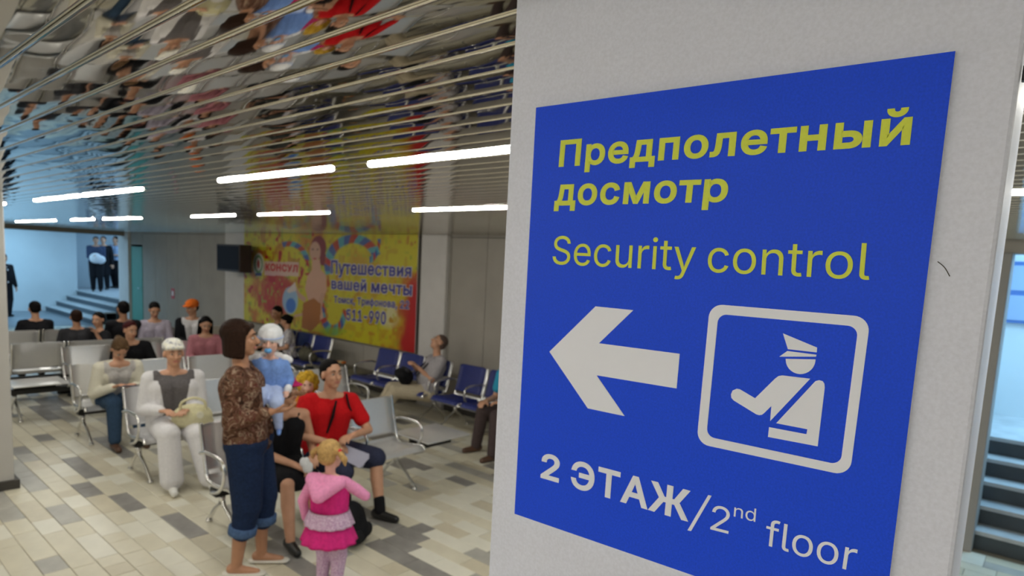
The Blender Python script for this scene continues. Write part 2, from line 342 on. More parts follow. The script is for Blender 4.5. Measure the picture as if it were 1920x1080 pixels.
# pillar on the left
pl = tag(box('pillar', -7.15, -6.47, 0.55, 1.22, 0, ZC, mat('pillar_paint', (0.50, 0.49, 0.47), 0.6, noise=(3, 0.04)), None, 0.01), 'grey pillar at the left edge of the picture', kind='structure')
tag(box('pillar_base', -7.18, -6.44, 0.52, 1.25, 0, 0.075, DARKM), 'dark base of the left pillar', kind='structure')
# ------------------------------------------------------------------ column with the sign
SD = np.array([math.cos(SANG), math.sin(SANG), 0]); ND = np.array([-math.sin(SANG), math.cos(SANG), 0]); D0 = 0.76
def sp(x, y):                   # pixel -> (u, v) on the printed face
    d = ray(x, y); t = D0/(d@ND); return np.array([d@SD*t, d[2]*t])
col_root_loc = ND*D0+np.array([0, 0, H])
colm = mat('column_paint', (0.71, 0.735, 0.86), 0.55, noise=(260, 0.05), bump=(60, 0.10))
cl = empty('column', (ND[0]*D0, ND[1]*D0, 0), SANG); tag(cl, 'light grey painted column that carries the blue sign', kind='structure')
ku0, ku1 = -0.797*D0*1.008, -0.017*D0*1.008
box('column_shaft', ku0, ku1, 0.0065, 0.62, 0, ZC+0.02, colm, cl, 0.004)
MB().tube(smoothpath([(sp(1757, 490)[0], 0.0062, sp(1757, 490)[1]+H), (sp(1770, 501)[0], 0.0062, sp(1770, 501)[1]+H), (sp(1780, 518)[0], 0.0062, sp(1780, 518)[1]+H)]), 0.00045, 5).build('scratch', DARKM, cl)
# a small black wire clip at the upper right edge
tag(box('wire_clip', 0, 0.012, -0.006, 0.004, -0.008, 0.006, BLACKP, None, 0.001), 'small black clip on the right edge of the sign column', 'clip')
bpy.data.objects['wire_clip'].location = Vector(tuple(SD*(ku1+0.001)+ND*(D0+0.02)))+Vector((0, 0, H+sp(1917, 126)[1])); bpy.data.objects['wire_clip'].rotation_euler = (0, 0, SANG)
sign = empty('security_sign', tuple(col_root_loc), SANG)
tag(sign, 'blue sign with yellow and white lettering, arrow and officer pictogram on grey column', 'sign')
BLUE = mat('sign_blue', (0.012, 0.075, 0.80), 0.5, noise=(420, 0.10), spec=0.2); YEL = mat('sign_yellow', (0.66, 0.74, 0.045), 0.45, noise=(300, 0.03)); WHT = mat('sign_white', (0.84, 0.86, 0.96), 0.45)
SEDGE = mat('sign_core', (0.75, 0.76, 0.78), 0.5)
ua, ub, va, vb = -0.7365*D0, -0.0855*D0, -0.4945*D0, 0.298*D0
box('sign_backing', ua, ub, 0.0004, 0.0064, va, vb, SEDGE, sign); box('sign_face', ua+0.0003, ub-0.0003, -0.0002, 0.0004, va+0.0003, vb-0.0003, BLUE, sign)
def prism(name, rings, m, parent, y0=-0.0008, y1=-0.0002, plane='sign'):
    """rings: list of closed 2D loops (filled polygons without holes)"""
    mb = MB()
    for R in rings:
        bm = bmesh.new(); f = [bm.verts.new((p[0], y0, p[1])) for p in R]; fc = bm.faces.new(f); fc.normal_update()
        bmesh.ops.triangulate(bm, faces=[fc]); bm.verts.index_update(); n = len(R)
        Vt = [v.co[:] for v in bm.verts]; Ft = [[v.index for v in q.verts] for q in bm.faces]; bm.free()
        area2 = sum(R[i][0]*R[(i+1) % n][1]-R[(i+1) % n][0]*R[i][1] for i in range(n))
        if area2 < 0: Ft = [t for t in Ft]
        mb.add(Vt+[(v[0], y1, v[2]) for v in Vt], Ft+[(i, (i+1) % n, n+(i+1) % n, n+i) for i in range(n)])
    o = mb.build(name, m, parent); return o
def ppx(pts, ox, oy, s): return [tuple(sp(ox+x/s, oy+y/s)) for x, y in pts]
prism('arrow', [ppx([(138, 447), (527, 65), (845, 97), (555, 376), (1237, 465), (1210, 757), (535, 646), (772, 990), (462, 925)], 1000, 560, 4.5)], WHT, sign)
def rrect(q, rf, n=8):
    q = [np.array(p) for p in q]   # TL TR BR BL
    def bl(s, t): return (q[0]*(1-s)+q[1]*s)*(1-t)+(q[3]*(1-s)+q[2]*s)*t
    out = []
    for cx, cy, a0 in ((1-rf, rf, -90), (1-rf, 1-rf, 0), (rf, 1-rf, 90), (rf, rf, 180)):
        for k in range(n+1): a = math.radians(a0+90*k/n); out.append(tuple(bl(cx+rf*math.cos(a), cy+rf*math.sin(a))))
    return out
ro = rrect(ppx([(95, 59), (998, 133), (880, 1028), (19, 843)], 1300, 550, 3), 0.092)
ri = rrect(ppx([(142, 116), (929, 187), (828, 965), (74, 804)], 1300, 550, 3), 0.068)
mb = MB(); n = len(ro)
mb.add([(p[0], -0.0008, p[1]) for p in ro+ri]+[(p[0], -0.0002, p[1]) for p in ro+ri],
       [(i, (i+1) % n, n+(i+1) % n, n+i) for i in range(n)]+[(i, (i+1) % n, 2*n+(i+1) % n, 2*n+i) for i in range(n)]+[(n+i, n+(i+1) % n, 3*n+(i+1) % n, 3*n+i) for i in range(n)])
mb.build('pictogram_frame', WHT, sign)
head = [(520, 368), (688, 371)]+[(604+84*math.cos(math.radians(a)), 371+83*math.sin(math.radians(a))) for a in range(8, 176, 12)]
prism('pictogram_officer', [ppx(P, 1300, 550, 3) for P in (
    [(505, 225), (697, 305), (695, 332), (533, 314)], [(530, 324), (693, 345), (691, 356), (484, 356)], head,
    [(480, 465), (500, 461), (658, 480), (433, 718), (440, 633), (400, 672), (388, 682), (372, 685), (355, 680), (228, 602), (215, 587), (213, 567), (222, 546), (245, 536), (262, 539), (348, 590), (462, 478)],
    [(688, 493), (708, 488), (728, 494), (738, 508), (740, 530), (700, 860), (421, 807), (427, 752), (637, 792), (642, 764), (467, 730)])], WHT, sign)
